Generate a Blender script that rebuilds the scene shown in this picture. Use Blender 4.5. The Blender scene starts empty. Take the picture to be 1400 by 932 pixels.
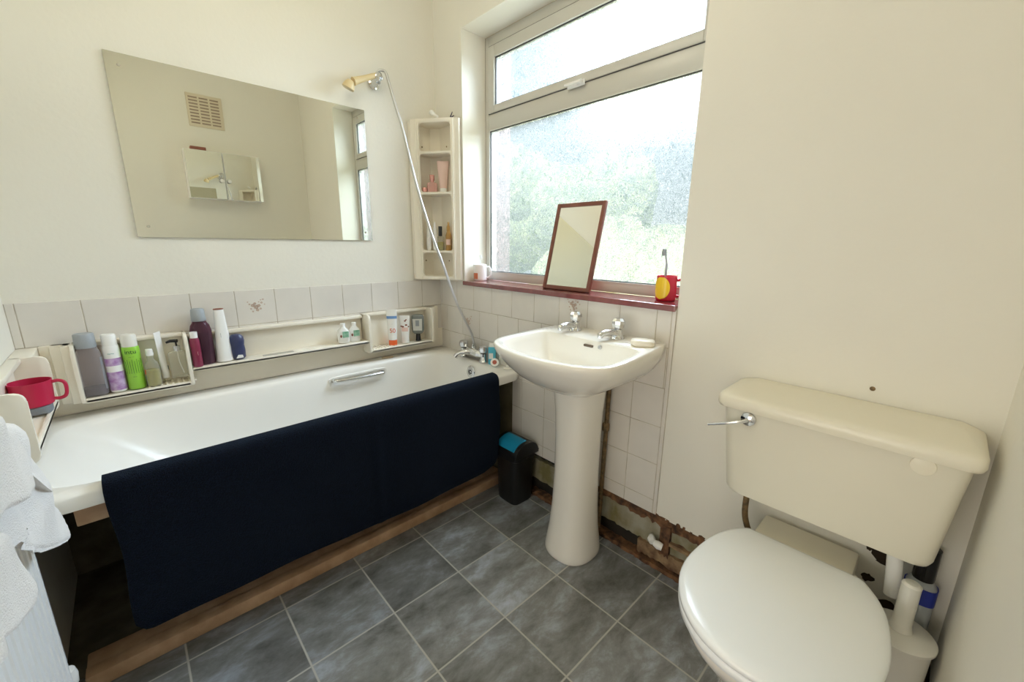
import bpy, bmesh, math, random
from mathutils import Vector, Matrix, Euler
from math import sin, cos, pi, radians as R_
random.seed(4)
C = bpy.context.scene.collection
# ------------------------------------------------------------------ camera, world, sun, fill lights, exposure
cam_d = bpy.data.cameras.new('camera'); cam = bpy.data.objects.new('camera', cam_d); C.objects.link(cam)
bpy.context.scene.camera = cam
yaw, pit, rol = 0.815131, -0.231328, 0.010638
F = Vector((cos(pit)*cos(yaw), cos(pit)*sin(yaw), sin(pit)))
RT = Vector((sin(yaw), -cos(yaw), 0)); UP = RT.cross(F)
R1 = cos(rol)*RT + sin(rol)*UP; U1 = -sin(rol)*RT + cos(rol)*UP
m = Matrix((R1, U1, -F)).transposed().to_4x4(); m.translation = (-1.352588, -2.054425, 1.230928)
cam.matrix_world = m
cam_d.sensor_width = 36; cam_d.lens = 36*558.64/1400; cam_d.clip_start = 0.01
sc = bpy.context.scene
sc.view_settings.view_transform = 'Standard'; sc.view_settings.look = 'None'
sc.view_settings.gamma = 1; sc.view_settings.use_curve_mapping = False
sc.view_settings.exposure = 0.26
try:
    sc.cycles.use_denoising = True
    sc.cycles.max_bounces = 16; sc.cycles.diffuse_bounces = 8; sc.cycles.transparent_max_bounces = 16
    sc.cycles.transmission_bounces = 12; sc.cycles.glossy_bounces = 8
    sc.cycles.caustics_reflective = False; sc.cycles.blur_glossy = 0.5; sc.cycles.sample_clamp_indirect = 8
except Exception: pass

W = bpy.data.worlds.new('world'); sc.world = W; W.use_nodes = True
nt = W.node_tree; nt.nodes.clear()
wo = nt.nodes.new('ShaderNodeOutputWorld'); bg = nt.nodes.new('ShaderNodeBackground')
tc = nt.nodes.new('ShaderNodeTexCoord'); sx = nt.nodes.new('ShaderNodeSeparateXYZ'); cr = nt.nodes.new('ShaderNodeValToRGB')
nt.links.new(tc.outputs['Generated'], sx.inputs[0]); nt.links.new(sx.outputs['Z'], cr.inputs[0])
cr.color_ramp.elements[0].position = 0.0; cr.color_ramp.elements[0].color = (.90, .95, 1, 1)
cr.color_ramp.elements[1].position = 0.8; cr.color_ramp.elements[1].color = (.66, .82, 1, 1)
nt.links.new(cr.outputs[0], bg.inputs[0]); nt.links.new(bg.outputs[0], wo.inputs[0])
bg.inputs[1].default_value = 1.5

sd = bpy.data.lights.new('sun', 'SUN'); sun = bpy.data.objects.new('sun', sd); C.objects.link(sun)
sd.energy = 9.0; sd.angle = 0.03; sd.color = (1, .95, .82); sun.rotation_euler = (R_(0), R_(-42), R_(20)); sun.location = (-3, 0, 6)
# daylight arriving at the window: from the open sky above, and off the sunlit garden below
def daylight(name, loc, aim, size, energy, col):
    d = bpy.data.lights.new(name, 'AREA'); o = bpy.data.objects.new(name, d); C.objects.link(o)
    d.shape = 'SQUARE'; d.size = size; d.energy = energy; d.color = col
    o.location = loc; o.rotation_euler = (Vector(aim)-Vector(loc)).to_track_quat('-Z', 'Y').to_euler()
SKY_W, GARDEN_W = 830.0, 100.0
SKY_C, GARDEN_C = (.72, .83, 1), (1, .96, .66)
daylight('sky_daylight', (1.05, -.84, 2.55), (-.2, -.84, 1.35), 1.5, SKY_W, SKY_C)
daylight('garden_daylight', (1.05, -.84, .75), (-.2, -.84, 1.8), 1.4, GARDEN_W, GARDEN_C)
# warm fill light added below the ceiling, from no visible lamp
ld = bpy.data.lights.new('ceiling_fill', 'POINT'); lo = bpy.data.objects.new('ceiling_fill', ld); C.objects.link(lo)
ld.energy = 6.6; ld.color = (1, .93, .74); ld.shadow_soft_size = 0.14; lo.location = (-0.95, -1.00, 2.42)

# fill light added in the unseen hallway, shining in through the open doorway
hd = bpy.data.lights.new('hall_fill', 'AREA'); ho = bpy.data.objects.new('hall_fill', hd); C.objects.link(ho)
hd.shape = 'RECTANGLE'; hd.size = 1.1; hd.size_y = 1.5; hd.energy = 15; hd.color = (1, .96, .88)
ho.location = (-2.85, -1.75, .80); ho.rotation_euler = (0, R_(-90), 0)

# ------------------------------------------------------------------ materials
def mat(name, col, rough=.5, metal=0, bump=0, bscale=200, var=0, vscale=6, col2=None, spec=None, alpha=None, trans=None, sheen=None, emit=None, coat=None, sss=None):
    M = bpy.data.materials.new(name); M.use_nodes = True; n = M.node_tree; b = n.nodes['Principled BSDF']
    c4 = (*col, 1) if len(col) == 3 else col
    b.inputs['Base Color'].default_value = c4; b.inputs['Roughness'].default_value = rough; b.inputs['Metallic'].default_value = metal
    if spec is not None: b.inputs['Specular IOR Level'].default_value = spec
    if alpha is not None: b.inputs['Alpha'].default_value = alpha
    if trans is not None: b.inputs['Transmission Weight'].default_value = trans
    if sheen is not None: b.inputs['Sheen Weight'].default_value = sheen
    if coat is not None: b.inputs['Coat Weight'].default_value = coat
    t = n.nodes.new('ShaderNodeTexCoord')
    if var or col2:
        z = n.nodes.new('ShaderNodeTexNoise'); z.inputs['Scale'].default_value = vscale; z.inputs['Detail'].default_value = 6
        n.links.new(t.outputs['Object'], z.inputs['Vector'])
        r = n.nodes.new('ShaderNodeValToRGB'); r.color_ramp.elements[0].position = .35; r.color_ramp.elements[1].position = .65
        a = col2 if col2 else tuple(x*(1-var) for x in col[:3])
        r.color_ramp.elements[0].color = (*a[:3], 1); r.color_ramp.elements[1].color = c4
        n.links.new(z.outputs['Fac'], r.inputs[0]); n.links.new(r.outputs[0], b.inputs['Base Color'])
    if bump:
        z = n.nodes.new('ShaderNodeTexNoise'); z.inputs['Scale'].default_value = bscale; z.inputs['Detail'].default_value = 4
        n.links.new(t.outputs['Object'], z.inputs['Vector'])
        bm_ = n.nodes.new('ShaderNodeBump'); bm_.inputs['Strength'].default_value = bump; bm_.inputs['Distance'].default_value = .002
        n.links.new(z.outputs['Fac'], bm_.inputs['Height']); n.links.new(bm_.outputs[0], b.inputs['Normal'])
    return M
M = {}
M['wall'] = mat('wall_paint', (.835, .812, .742), .55, bump=.25, bscale=60, var=.03, vscale=2)
M['ceil'] = mat('ceiling_paint', (.85, .83, .78), .7)
M['reveal'] = mat('reveal_paint', (.86, .83, .75), .5, bump=.3, bscale=40)
M['tile'] = mat('wall_tile', (.76, .725, .68), .18, var=.05, vscale=9)
M['grout'] = mat('grout', (.58, .53, .44), .8, col2=(.36, .31, .24), vscale=14)
M['floral'] = mat('tile_motif', (.52, .38, .30), .3)
M['bath'] = mat('bath_acrylic', (.86, .845, .81), .22, var=.02, vscale=3)
M['shelf'] = mat('shelf_plastic', (.85, .80, .70), .32)
M['basin'] = mat('basin_ceramic', (.90, .865, .80), .10, coat=.4)
M['cistern'] = mat('cistern_plastic', (.78, .745, .635), .3, var=.03, vscale=4)
M['cisternlid'] = mat('cistern_lid_plastic', (.85, .805, .68), .28)
M['white'] = mat('white_plastic', (.88, .88, .87), .25)
M['seat'] = mat('toilet_seat_plastic', (.92, .945, .97), .22)
M['rad'] = mat('radiator_enamel', (.86, .87, .87), .35)
M['upvc'] = mat('window_upvc', (.60, .585, .535), .3)
M['gasket'] = mat('gasket', (.05, .05, .05), .6)
M['chrome'] = mat('chrome', (.72, .73, .74), .12, metal=1)
M['chrome_dull'] = mat('chrome_dull', (.55, .55, .55), .3, metal=1, bump=.5, bscale=500)
M['mirror'] = mat('mirror_silver', (.745, .755, .69), .0, metal=1)
M['mirror2'] = mat('mirror_silver_bright', (.9, .9, .86), .0, metal=1)
M['mirror_edge'] = mat('mirror_edge', (.5, .55, .5), .2)
M['sill'] = mat('sill_tile', (.25, .07, .07), .22, coat=1, var=.25, vscale=20)
M['framewood'] = mat('red_brown_frame', (.22, .075, .05), .35, var=.2, vscale=20)
M['wood'] = mat('timber', (.64, .42, .26), .7, col2=(.46, .28, .16), vscale=12, bump=.6, bscale=60)
M['rot'] = mat('rotten_timber', (.23, .11, .05), .9, col2=(.05, .025, .015), vscale=30, bump=1, bscale=80)
M['rot2'] = mat('bare_batten', (.36, .24, .13), .85, col2=(.13, .065, .035), vscale=22, bump=1, bscale=60)
M['plaster'] = mat('bare_plaster', (.36, .34, .27), .9, col2=(.20, .17, .07), vscale=10, bump=.8, bscale=60)
M['void'] = mat('dark_hollow', (.03, .022, .015), .9, col2=(.01, .008, .006), vscale=15)
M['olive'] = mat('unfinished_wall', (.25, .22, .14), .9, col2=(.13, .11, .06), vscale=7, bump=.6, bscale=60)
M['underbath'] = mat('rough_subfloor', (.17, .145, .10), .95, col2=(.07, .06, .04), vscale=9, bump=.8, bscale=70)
M['navy'] = None
M['red'] = mat('magenta_red_plastic', (.50, .01, .06), .45)
M['sponge'] = mat('grey_sponge', (.22, .24, .27), .95, bump=.8, bscale=300)
M['black'] = mat('black_plastic', (.008, .008, .009), .4)
M['blackgloss'] = mat('black_gloss', (.01, .01, .012), .15)
M['blue'] = mat('blue_plastic', (.01, .25, .45), .35)
M['cyan'] = mat('cyan_label', (.10, .50, .68), .3)
M['soap'] = mat('soap', (.86, .80, .68), .35, sss=.2)
M['creamplastic'] = mat('cream_handset', (.72, .58, .33), .3)
M['copper'] = mat('old_copper', (.30, .19, .09), .5, metal=.5, col2=(.12, .09, .05), vscale=60)
M['greycap'] = mat('grey_cap', (.33, .36, .39), .45, bump=.3, bscale=200)
M['purple_label'] = mat('purple_label', (.36, .17, .45), .4, col2=(.62, .50, .70), vscale=45)
M['green_label'] = mat('lime_label', (.30, .62, .06), .35)
M['darkgreen'] = mat('dark_green_print', (.04, .12, .03), .5)
M['teal'] = mat('teal_print', (.05, .35, .33), .5)
M['purpleliq'] = mat('purple_liquid', (.045, .02, .045), .15, spec=.6)
M['wine'] = mat('wine_label', (.22, .02, .06), .3)
M['oil'] = mat('olive_oil_liquid', (.34, .30, .04), .15)
M['orange'] = mat('orange_plastic', (.80, .13, .03), .35)
M['navycap'] = mat('indigo_plastic', (.035, .045, .12), .35)
M['palegreen'] = mat('green_label', (.14, .38, .25), .4, col2=(.40, .62, .50), vscale=60)
M['pink'] = mat('pale_pink_plastic', (.80, .58, .52), .35)
M['rosegold'] = mat('rose_gold', (.80, .42, .37), .25, metal=.6)
M['amber'] = mat('amber_liquid', (.50, .24, .05), .15, alpha=.85)
M['redmug'] = mat('red_glazed', (.50, .01, .03), .2)
M['yellow'] = mat('yellow_glazed', (.85, .58, .02), .25)
M['bluelabel'] = mat('blue_label', (.02, .04, .35), .4)
M['skyprint'] = mat('blue_print', (.15, .30, .60), .4)
M['brownprint'] = mat('brown_print', (.25, .08, .05), .5)
M['greyprint'] = mat('grey_print', (.28, .30, .32), .5)
M['leaf'] = mat('leaves', (.80, .84, .50), .7, col2=(.42, .54, .36), vscale=5, bump=1, bscale=6)
M['lawn'] = mat('lawn', (.22, .28, .09), .9)
M['brick'] = mat('outer_brick', (.22, .14, .13), .85, col2=(.15, .10, .09), vscale=20)
M['soffit'] = mat('outer_soffit', (.70, .58, .36), .8)
M['frostplastic'] = mat('frosted_white_plastic', (.80, .79, .74), .3)
M['vent'] = mat('vent_plastic', (.72, .64, .50), .4)
M['whitetowel'] = mat('white_terry', (.86, .85, .85), .95, bump=1, bscale=450, sheen=.4)
M['mould'] = mat('mould', (.035, .022, .012), .95)

def clearmat(name, tint, w=.75, rough=.05):
    Mt = bpy.data.materials.new(name); Mt.use_nodes = True; n = Mt.node_tree; n.nodes.clear()
    o = n.nodes.new('ShaderNodeOutputMaterial'); mx = n.nodes.new('ShaderNodeMixShader'); tr = n.nodes.new('ShaderNodeBsdfTransparent')
    p = n.nodes.new('ShaderNodeBsdfPrincipled'); p.inputs['Base Color'].default_value = (*[min(1, x*.9) for x in tint], 1); p.inputs['Roughness'].default_value = rough
    tr.inputs[0].default_value = (*tint, 1)
    lw = n.nodes.new('ShaderNodeLayerWeight'); lw.inputs[0].default_value = .35
    mr = n.nodes.new('ShaderNodeMapRange'); mr.inputs['To Min'].default_value = 1-w; mr.inputs['To Max'].default_value = min(1, 1-w+.35)
    n.links.new(lw.outputs['Facing'], mr.inputs['Value']); n.links.new(mr.outputs[0], mx.inputs[0])
    n.links.new(tr.outputs[0], mx.inputs[1]); n.links.new(p.outputs[0], mx.inputs[2]); n.links.new(mx.outputs[0], o.inputs[0]); return Mt
M['clear'] = clearmat('clear_plastic', (.93, .93, .88), .85)
M['cleargrey'] = clearmat('smoky_clear_plastic', (.82, .78, .80), .82)
M['clearwine'] = clearmat('plum_clear_plastic', (.30, .14, .20), .75)
M['clearamber'] = clearmat('amber_glass', (.85, .60, .25), .6)
M['clearpink'] = clearmat('pink_glass', (.95, .70, .66), .6)
M['outerglass'] = clearmat('outer_glass', (.99, .99, .99), .97)

def navymat():
    Mt = mat('navy_terry', (.004, .007, .016), .95, col2=(.0015, .002, .004), vscale=260, sheen=.17); n = Mt.node_tree; b = n.nodes['Principled BSDF']
    b.inputs['Sheen Tint'].default_value = (.14, .22, .38, 1); b.inputs['Specular IOR Level'].default_value = .1
    t = n.nodes.new('ShaderNodeTexCoord'); z = n.nodes.new('ShaderNodeTexNoise'); z.inputs['Scale'].default_value = 380; z.inputs['Detail'].default_value = 5
    n.links.new(t.outputs['Object'], z.inputs[0]); k = n.nodes.new('ShaderNodeBump'); k.inputs['Strength'].default_value = 1; k.inputs['Distance'].default_value = .006
    n.links.new(z.outputs['Fac'], k.inputs['Height']); n.links.new(k.outputs[0], b.inputs['Normal']); return Mt
M['navy'] = navymat()

def panemat():
    """inner, patterned face of obscured glass: part clear, part scattering, wavy reflections"""
    Mt = bpy.data.materials.new('obscured_glass'); Mt.use_nodes = True; n = Mt.node_tree; n.nodes.clear(); L = n.links.new; N = n.nodes.new
    o = N('ShaderNodeOutputMaterial'); t = N('ShaderNodeTexCoord')
    nz = N('ShaderNodeTexNoise'); nz.inputs['Scale'].default_value = 14; nz.inputs['Detail'].default_value = 3; L(t.outputs['Object'], nz.inputs[0])
    mixv = N('ShaderNodeMix'); mixv.data_type = 'VECTOR'; mixv.inputs[0].default_value = .16
    L(t.outputs['Object'], mixv.inputs[4]); L(nz.outputs['Color'], mixv.inputs[5])
    v = N('ShaderNodeTexVoronoi'); v.feature = 'DISTANCE_TO_EDGE'; v.inputs['Scale'].default_value = 75; L(mixv.outputs[1], v.inputs['Vector'])
    v2 = N('ShaderNodeTexNoise'); v2.inputs['Scale'].default_value = 95; v2.inputs['Detail'].default_value = 3; v2.inputs['Distortion'].default_value = 2.5; L(mixv.outputs[1], v2.inputs[0])
    r = N('ShaderNodeValToRGB'); r.color_ramp.elements[0].position = .42; r.color_ramp.elements[1].position = .62
    r.color_ramp.elements[0].color = (.05, .05, .05, 1); r.color_ramp.elements[1].color = (.42, .42, .42, 1); L(v2.outputs['Fac'], r.inputs[0])
    bu = N('ShaderNodeBump'); bu.inputs['Strength'].default_value = .8; bu.inputs['Distance'].default_value = .004; L(v2.outputs['Fac'], bu.inputs['Height'])
    v3 = N('ShaderNodeTexNoise'); v3.inputs['Scale'].default_value = 48; v3.inputs['Detail'].default_value = 4; v3.inputs['Distortion'].default_value = 5; L(mixv.outputs[1], v3.inputs[0])
    r3 = N('ShaderNodeValToRGB'); r3.color_ramp.elements[0].position = .36; r3.color_ramp.elements[1].position = .60
    r3.color_ramp.elements[0].color = (.40, .48, .46, 1); r3.color_ramp.elements[1].color = (.98, 1, .99, 1); L(v3.outputs['Fac'], r3.inputs[0])
    tv = N('ShaderNodeVectorMath'); tv.operation = 'MULTIPLY'; tv.inputs[1].default_value = (.046, .048, .047); L(r3.outputs[0], tv.inputs[0])
    tr = N('ShaderNodeBsdfTransparent'); L(r3.outputs[0], tr.inputs[0])
    tl = N('ShaderNodeBsdfTranslucent'); L(tv.outputs[0], tl.inputs[0])
    rf = N('ShaderNodeBsdfRefraction'); rf.inputs['IOR'].default_value = 1.12; rf.inputs['Roughness'].default_value = .7; L(bu.outputs[0], rf.inputs['Normal']); L(r3.outputs[0], rf.inputs[0])
    m0 = N('ShaderNodeMixShader'); m0.inputs[0].default_value = .03; L(tl.outputs[0], m0.inputs[1]); L(rf.outputs[0], m0.inputs[2])
    m1 = N('ShaderNodeMixShader'); L(r.outputs[0], m1.inputs[0]); L(m0.outputs[0], m1.inputs[1]); L(tr.outputs[0], m1.inputs[2])
    gl = N('ShaderNodeBsdfGlossy'); gl.inputs['Roughness'].default_value = .15; L(bu.outputs[0], gl.inputs['Normal'])
    m2 = N('ShaderNodeMixShader'); m2.inputs[0].default_value = .04; L(m1.outputs[0], m2.inputs[1]); L(gl.outputs[0], m2.inputs[2])
    L(m2.outputs[0], o.inputs[0]); return Mt
M['pane'] = panemat()

def floormat():
    Mt = bpy.data.materials.new('slate_vinyl'); Mt.use_nodes = True; n = Mt.node_tree; b = n.nodes['Principled BSDF']; L = n.links.new; N = n.nodes.new
    t = N('ShaderNodeTexCoord'); mp = N('ShaderNodeMapping'); L(t.outputs['Object'], mp.inputs[0])
    s = .26783; mp.inputs['Scale'].default_value = (1/s, 1/s, 1); mp.inputs['Location'].default_value = (.04768/s+10, .68252/s+20, 0)
    sp = N('ShaderNodeSeparateXYZ'); L(mp.outputs[0], sp.inputs[0])
    ds = []
    fl = []
    for ax in 'XY':
        f = N('ShaderNodeMath'); f.operation = 'FRACT'; L(sp.outputs[ax], f.inputs[0])
        a = N('ShaderNodeMath'); a.operation = 'SUBTRACT'; a.inputs[1].default_value = .5; L(f.outputs[0], a.inputs[0])
        c = N('ShaderNodeMath'); c.operation = 'ABSOLUTE'; L(a.outputs[0], c.inputs[0]); ds.append(c)
        g = N('ShaderNodeMath'); g.operation = 'FLOOR'; L(sp.outputs[ax], g.inputs[0]); fl.append(g)
    mx = N('ShaderNodeMath'); mx.operation = 'MAXIMUM'; L(ds[0].outputs[0], mx.inputs[0]); L(ds[1].outputs[0], mx.inputs[1])
    gr = N('ShaderNodeMapRange'); gr.inputs['From Min'].default_value = .4865; gr.inputs['From Max'].default_value = .494; L(mx.outputs[0], gr.inputs['Value'])
    cb = N('ShaderNodeCombineXYZ'); L(fl[0].outputs[0], cb.inputs[0]); L(fl[1].outputs[0], cb.inputs[1])
    wn = N('ShaderNodeTexWhiteNoise'); wn.noise_dimensions = '2D'; L(cb.outputs[0], wn.inputs['Vector'])
    va = N('ShaderNodeVectorMath'); va.operation = 'ADD'
    sc2 = N('ShaderNodeVectorMath'); sc2.operation = 'SCALE'; sc2.inputs['Scale'].default_value = 7; L(wn.outputs['Color'], sc2.inputs[0])
    L(t.outputs['Object'], va.inputs[0]); L(sc2.outputs[0], va.inputs[1])
    st = N('ShaderNodeMapping'); st.inputs['Scale'].default_value = (1, 1.9, 1); st.inputs['Rotation'].default_value = (0, 0, .6); L(va.outputs[0], st.inputs[0])
    nz = N('ShaderNodeTexNoise'); nz.inputs['Scale'].default_value = 6; nz.inputs['Detail'].default_value = 12; nz.inputs['Roughness'].default_value = .68; nz.inputs['Distortion'].default_value = .25; L(st.outputs[0], nz.inputs[0])
    r = N('ShaderNodeValToRGB'); e = r.color_ramp.elements
    e[0].position = .28; e[0].color = (.090, .088, .080, 1); e[1].position = .78; e[1].color = (.50, .56, .68, 1)
    k = e.new(.52); k.color = (.24, .247, .25, 1); L(nz.outputs['Fac'], r.inputs[0])
    hv = N('ShaderNodeMapRange'); hv.inputs['To Min'].default_value = .75; hv.inputs['To Max'].default_value = 1.2; L(wn.outputs['Value'], hv.inputs['Value'])
    vm = N('ShaderNodeVectorMath'); vm.operation = 'SCALE'; L(r.outputs[0], vm.inputs[0]); L(hv.outputs[0], vm.inputs['Scale'])
    mc = N('ShaderNodeMix'); mc.data_type = 'RGBA'; L(gr.outputs[0], mc.inputs[0]); L(vm.outputs[0], mc.inputs[6]); mc.inputs[7].default_value = (.50, .49, .46, 1)
    L(mc.outputs[2], b.inputs['Base Color'])
    b.inputs['Roughness'].default_value = .32
    bu = N('ShaderNodeBump'); bu.inputs['Strength'].default_value = .35; bu.inputs['Distance'].default_value = .003; L(nz.outputs['Fac'], bu.inputs['Height']); L(bu.outputs[0], b.inputs['Normal'])
    return Mt
M['floor'] = floormat()

# ------------------------------------------------------------------ mesh helpers
def wl(o):
    v = Vector((0, 0, 0))
    while o is not None: v += o.location; o = o.parent
    return v
def obj(name, bm, mats, parent=None, smooth=True, ang=38, kind=None):
    if not isinstance(mats, (list, tuple)): mats = [mats]
    if parent is not None: bmesh.ops.translate(bm, verts=bm.verts, vec=-wl(parent))
    bmesh.ops.recalc_face_normals(bm, faces=bm.faces)
    if smooth:
        for f in bm.faces: f.smooth = True
        for e in bm.edges:
            if len(e.link_faces) == 2 and e.calc_face_angle(0) > R_(ang): e.smooth = False
    me = bpy.data.meshes.new(name); bm.to_mesh(me); bm.free()
    for x in mats: me.materials.append(M[x] if isinstance(x, str) else x)
    o = bpy.data.objects.new(name, me); C.objects.link(o)
    if parent is not None: o.parent = parent
    if kind: o['kind'] = kind
    return o
def tag(o, label, cat, group=None):
    o['label'] = label; o['category'] = cat
    if group: o['group'] = group
    return o
def thing(name, label, cat, loc=(0, 0, 0), group=None):
    o = bpy.data.objects.new(name, None); C.objects.link(o); o.location = loc; o.empty_display_size = .05
    return tag(o, label, cat, group)
def B(): return bmesh.new()
def box(bm, x0, x1, y0, y1, z0, z1, bev=0, seg=2, mi=0):
    g = bmesh.ops.create_cube(bm, size=1); vs = g['verts']
    for v in vs: v.co = Vector(((x0+x1)/2+v.co.x*(x1-x0), (y0+y1)/2+v.co.y*(y1-y0), (z0+z1)/2+v.co.z*(z1-z0)))
    fs = set(f for v in vs for f in v.link_faces)
    for f in fs: f.material_index = mi
    if bev:
        es = list(set(e for v in vs for e in v.link_edges))
        r = bmesh.ops.bevel(bm, geom=es, offset=bev, segments=seg, profile=.5, affect='EDGES')
        for f in r['faces']: f.material_index = mi
    return bm
def loft(bm, rings, cap0=True, cap1=True, closed=True, mi=0):
    vr = [[bm.verts.new(p) for p in r] for r in rings]; n = len(vr[0])
    for a, b in zip(vr[:-1], vr[1:]):
        for i in range(n if closed else n-1):
            j = (i+1) % n
            f = bm.faces.new((a[i], a[j], b[j], b[i])); f.material_index = mi
    if cap0: bm.faces.new(vr[0][::-1]).material_index = mi
    if cap1: bm.faces.new(vr[-1]).material_index = mi
    return vr
def lathe(bm, prof, c=(0, 0, 0), n=28, sx=1, sy=1, mat4=None, mi=0, cap=True):
    rings = []
    for r, z in prof:
        ring = []
        for i in range(n):
            a = 2*pi*i/n; p = Vector((r*cos(a)*sx, r*sin(a)*sy, z))
            if mat4 is not None: p = mat4 @ p
            ring.append(p+Vector(c))
        rings.append(ring)
    loft(bm, rings, cap, cap, mi=mi); return bm
def tube(bm, pts, r, n=10, closed=False, mi=0):
    P = [Vector(p) for p in pts]; rings = []; prev = None
    for i, p in enumerate(P):
        t = (P[min(i+1, len(P)-1)]-P[max(i-1, 0)]).normalized()
        if prev is None:
            a = Vector((0, 0, 1)) if abs(t.z) < .9 else Vector((1, 0, 0)); u = t.cross(a).normalized()
        else: u = (prev-t*prev.dot(t)).normalized()
        prev = u; w = t.cross(u); rr = r[i] if isinstance(r, (list, tuple)) else r
        rings.append([p+(u*cos(2*pi*k/n)+w*sin(2*pi*k/n))*rr for k in range(n)])
    loft(bm, rings, mi=mi); return bm
def spline(pts, k=8):
    P = [Vector(p) for p in pts]; P = [2*P[0]-P[1]]+P+[2*P[-1]-P[-2]]; out = []
    for i in range(1, len(P)-2):
        for j in range(k):
            t = j/k; a, b, c, d = P[i-1:i+3]
            out.append(.5*((2*b)+(c-a)*t+(2*a-5*b+4*c-d)*t*t+(3*b-a-3*c+d)*t**3))
    out.append(P[-2]); return out
def srect(cx, cy, a, b, n, z, N=64):
    """superellipse ring"""
    out = []
    for i in range(N):
        t = 2*pi*(i+.5)/N; c, s = cos(t), sin(t)
        k = (abs(c)**n+abs(s)**n)**(-1/n)
        out.append((cx+a*c*k, cy+b*s*k, z))
    return out
def prism(bm, poly, axis, lo, hi, bev=0, mi=0):
    """extrude 2-D polygon along axis x/y/z; poly in the remaining two coords (order kept)"""
    def mk(p, h):
        return {'x': (h, p[0], p[1]), 'y': (p[0], h, p[1]), 'z': (p[0], p[1], h)}[axis]
    a = [bm.verts.new(mk(p, lo)) for p in poly]; b = [bm.verts.new(mk(p, hi)) for p in poly]; n = len(poly); fs = []
    fs.append(bm.faces.new(a[::-1])); fs.append(bm.faces.new(b))
    for i in range(n): fs.append(bm.faces.new((a[i], a[(i+1) % n], b[(i+1) % n], b[i])))
    for f in fs: f.material_index = mi
    if bev:
        es = list(set(list(fs[0].edges)+list(fs[1].edges)))
        r = bmesh.ops.bevel(bm, geom=es, offset=bev, segments=2, profile=.5, affect='EDGES')
        for f in r['faces']: f.material_index = mi
    return bm
def text(name, s, size, mtl, parent, loc, rad=0, rot=0, vertical=False, ex=.0003, center=True):
    """lettering on the -y side of a thing (local coordinates), bent round radius rad"""
    cu = bpy.data.curves.new(name, 'FONT'); cu.body = s; cu.size = size; cu.extrude = ex
    cu.align_x = 'CENTER'; cu.align_y = 'CENTER'
    t = bpy.data.objects.new(name+'_tmp', cu); C.objects.link(t)
    bpy.context.view_layer.update()
    me = bpy.data.meshes.new_from_object(t.evaluated_get(bpy.context.evaluated_depsgraph_get()))
    bpy.data.objects.remove(t)
    for v in me.vertices:
        x, y, z = v.co
        if vertical: x, y = -y, x
        if rad: v.co = (sin(x/rad)*(rad+z), -cos(x/rad)*(rad+z), y)
        else: v.co = (x, -z, y)
        v.co += Vector(loc)
    me.materials.clear(); me.materials.append(M[mtl])
    o = bpy.data.objects.new(name, me); C.objects.link(o); o.parent = parent
    return o

# ------------------------------------------------------------------ room shell
X0, Y0, ZC = -1.65, -2.19, 2.62
YL, YR, ZS, ZH = -0.239, -1.437, 1.037, 2.239
bm = B(); box(bm, X0-.1, .33, Y0-.1, .1, -.1, 0); obj('floor', bm, 'floor', kind='structure', smooth=False)
bm = B(); box(bm, X0-.1, .33, Y0-.1, .1, ZC, ZC+.1); obj('ceiling', bm, 'ceil', kind='structure', smooth=False)
bm = B(); box(bm, X0-.1, .33, 0, .1, 0, ZC); obj('wall_north', bm, 'wall', kind='structure', smooth=False)
bm = B(); box(bm, X0-.1, X0, -1.42, 0, 0, ZC); box(bm, X0-.1, X0, Y0-.1, -2.14, 0, ZC); box(bm, X0-.1, X0, -2.14, -1.42, 2.02, ZC); obj('wall_west', bm, 'wall', kind='structure', smooth=False)
bm = B(); box(bm, -3.0, X0-.1, -2.7, -2.6, 0, ZC); box(bm, -3.0, X0-.1, -.9, -.8, 0, ZC); box(bm, -3.1, -3.0, -2.7, -.8, 0, ZC); box(bm, -3.1, X0-.1, -2.7, -.8, ZC, ZC+.1); box(bm, X0-.2, X0-.1, -2.7, Y0-.1, 0, ZC); obj('wall_hall_added', bm, 'wall', kind='structure', smooth=False)  # unseen hallway, added to hold the fill light
bm = B(); box(bm, -3.1, X0-.1, -2.7, -.8, -.1, 0); obj('floor_hall_added', bm, 'wood', kind='structure', smooth=False)
bm = B(); box(bm, X0-.1, .33, Y0-.1, Y0, .2, ZC); box(bm, X0-.1, .33, Y0-.1, Y0-.02, 0, .2); obj('wall_south', bm, 'wall', kind='structure', smooth=False)
# window wall with its opening: inner leaf painted, outer leaf brick
bm = B(); ZB = .225
for x0, x1, mi in ((0, .15, 0), (.15, .33, 1)):
    zb = ZB if mi == 0 else 0
    box(bm, x0, x1, YL, 0, zb, ZC, mi=mi); box(bm, x0, x1, Y0-.1, YR, zb, ZC, mi=mi)
    box(bm, x0, x1, YR, YL, zb, ZS-(.012 if mi == 0 else .03), mi=mi); box(bm, x0, x1, YR, YL, ZH, ZC, mi=mi)
bm.normal_update()
for f in bm.faces:   # reveals of the inner leaf get a lighter cream
    c = f.calc_center_median()
    if f.material_index == 0 and .01 < c.x < .14 and YR-.01 < c.y < YL+.01 and c.z > ZS: f.material_index = 2
    if f.material_index == 1 and c.z > ZH-.01 and f.normal.z < -.5 and c.z < ZH+.05: f.material_index = 3
obj('wall_east', bm, ['wall', 'brick', 'reveal', 'soffit'], kind='structure', smooth=False)
# strip of unfinished wall under the bath
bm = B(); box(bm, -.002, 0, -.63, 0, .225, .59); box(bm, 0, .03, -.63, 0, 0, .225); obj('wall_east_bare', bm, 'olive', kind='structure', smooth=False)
bm = B(); box(bm, X0, 0, -.545, -.002, 0, .004); box(bm, X0, -.002, -.004, 0, .004, .58); obj('floor_bare', bm, 'underbath', kind='structure', smooth=False)

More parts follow.
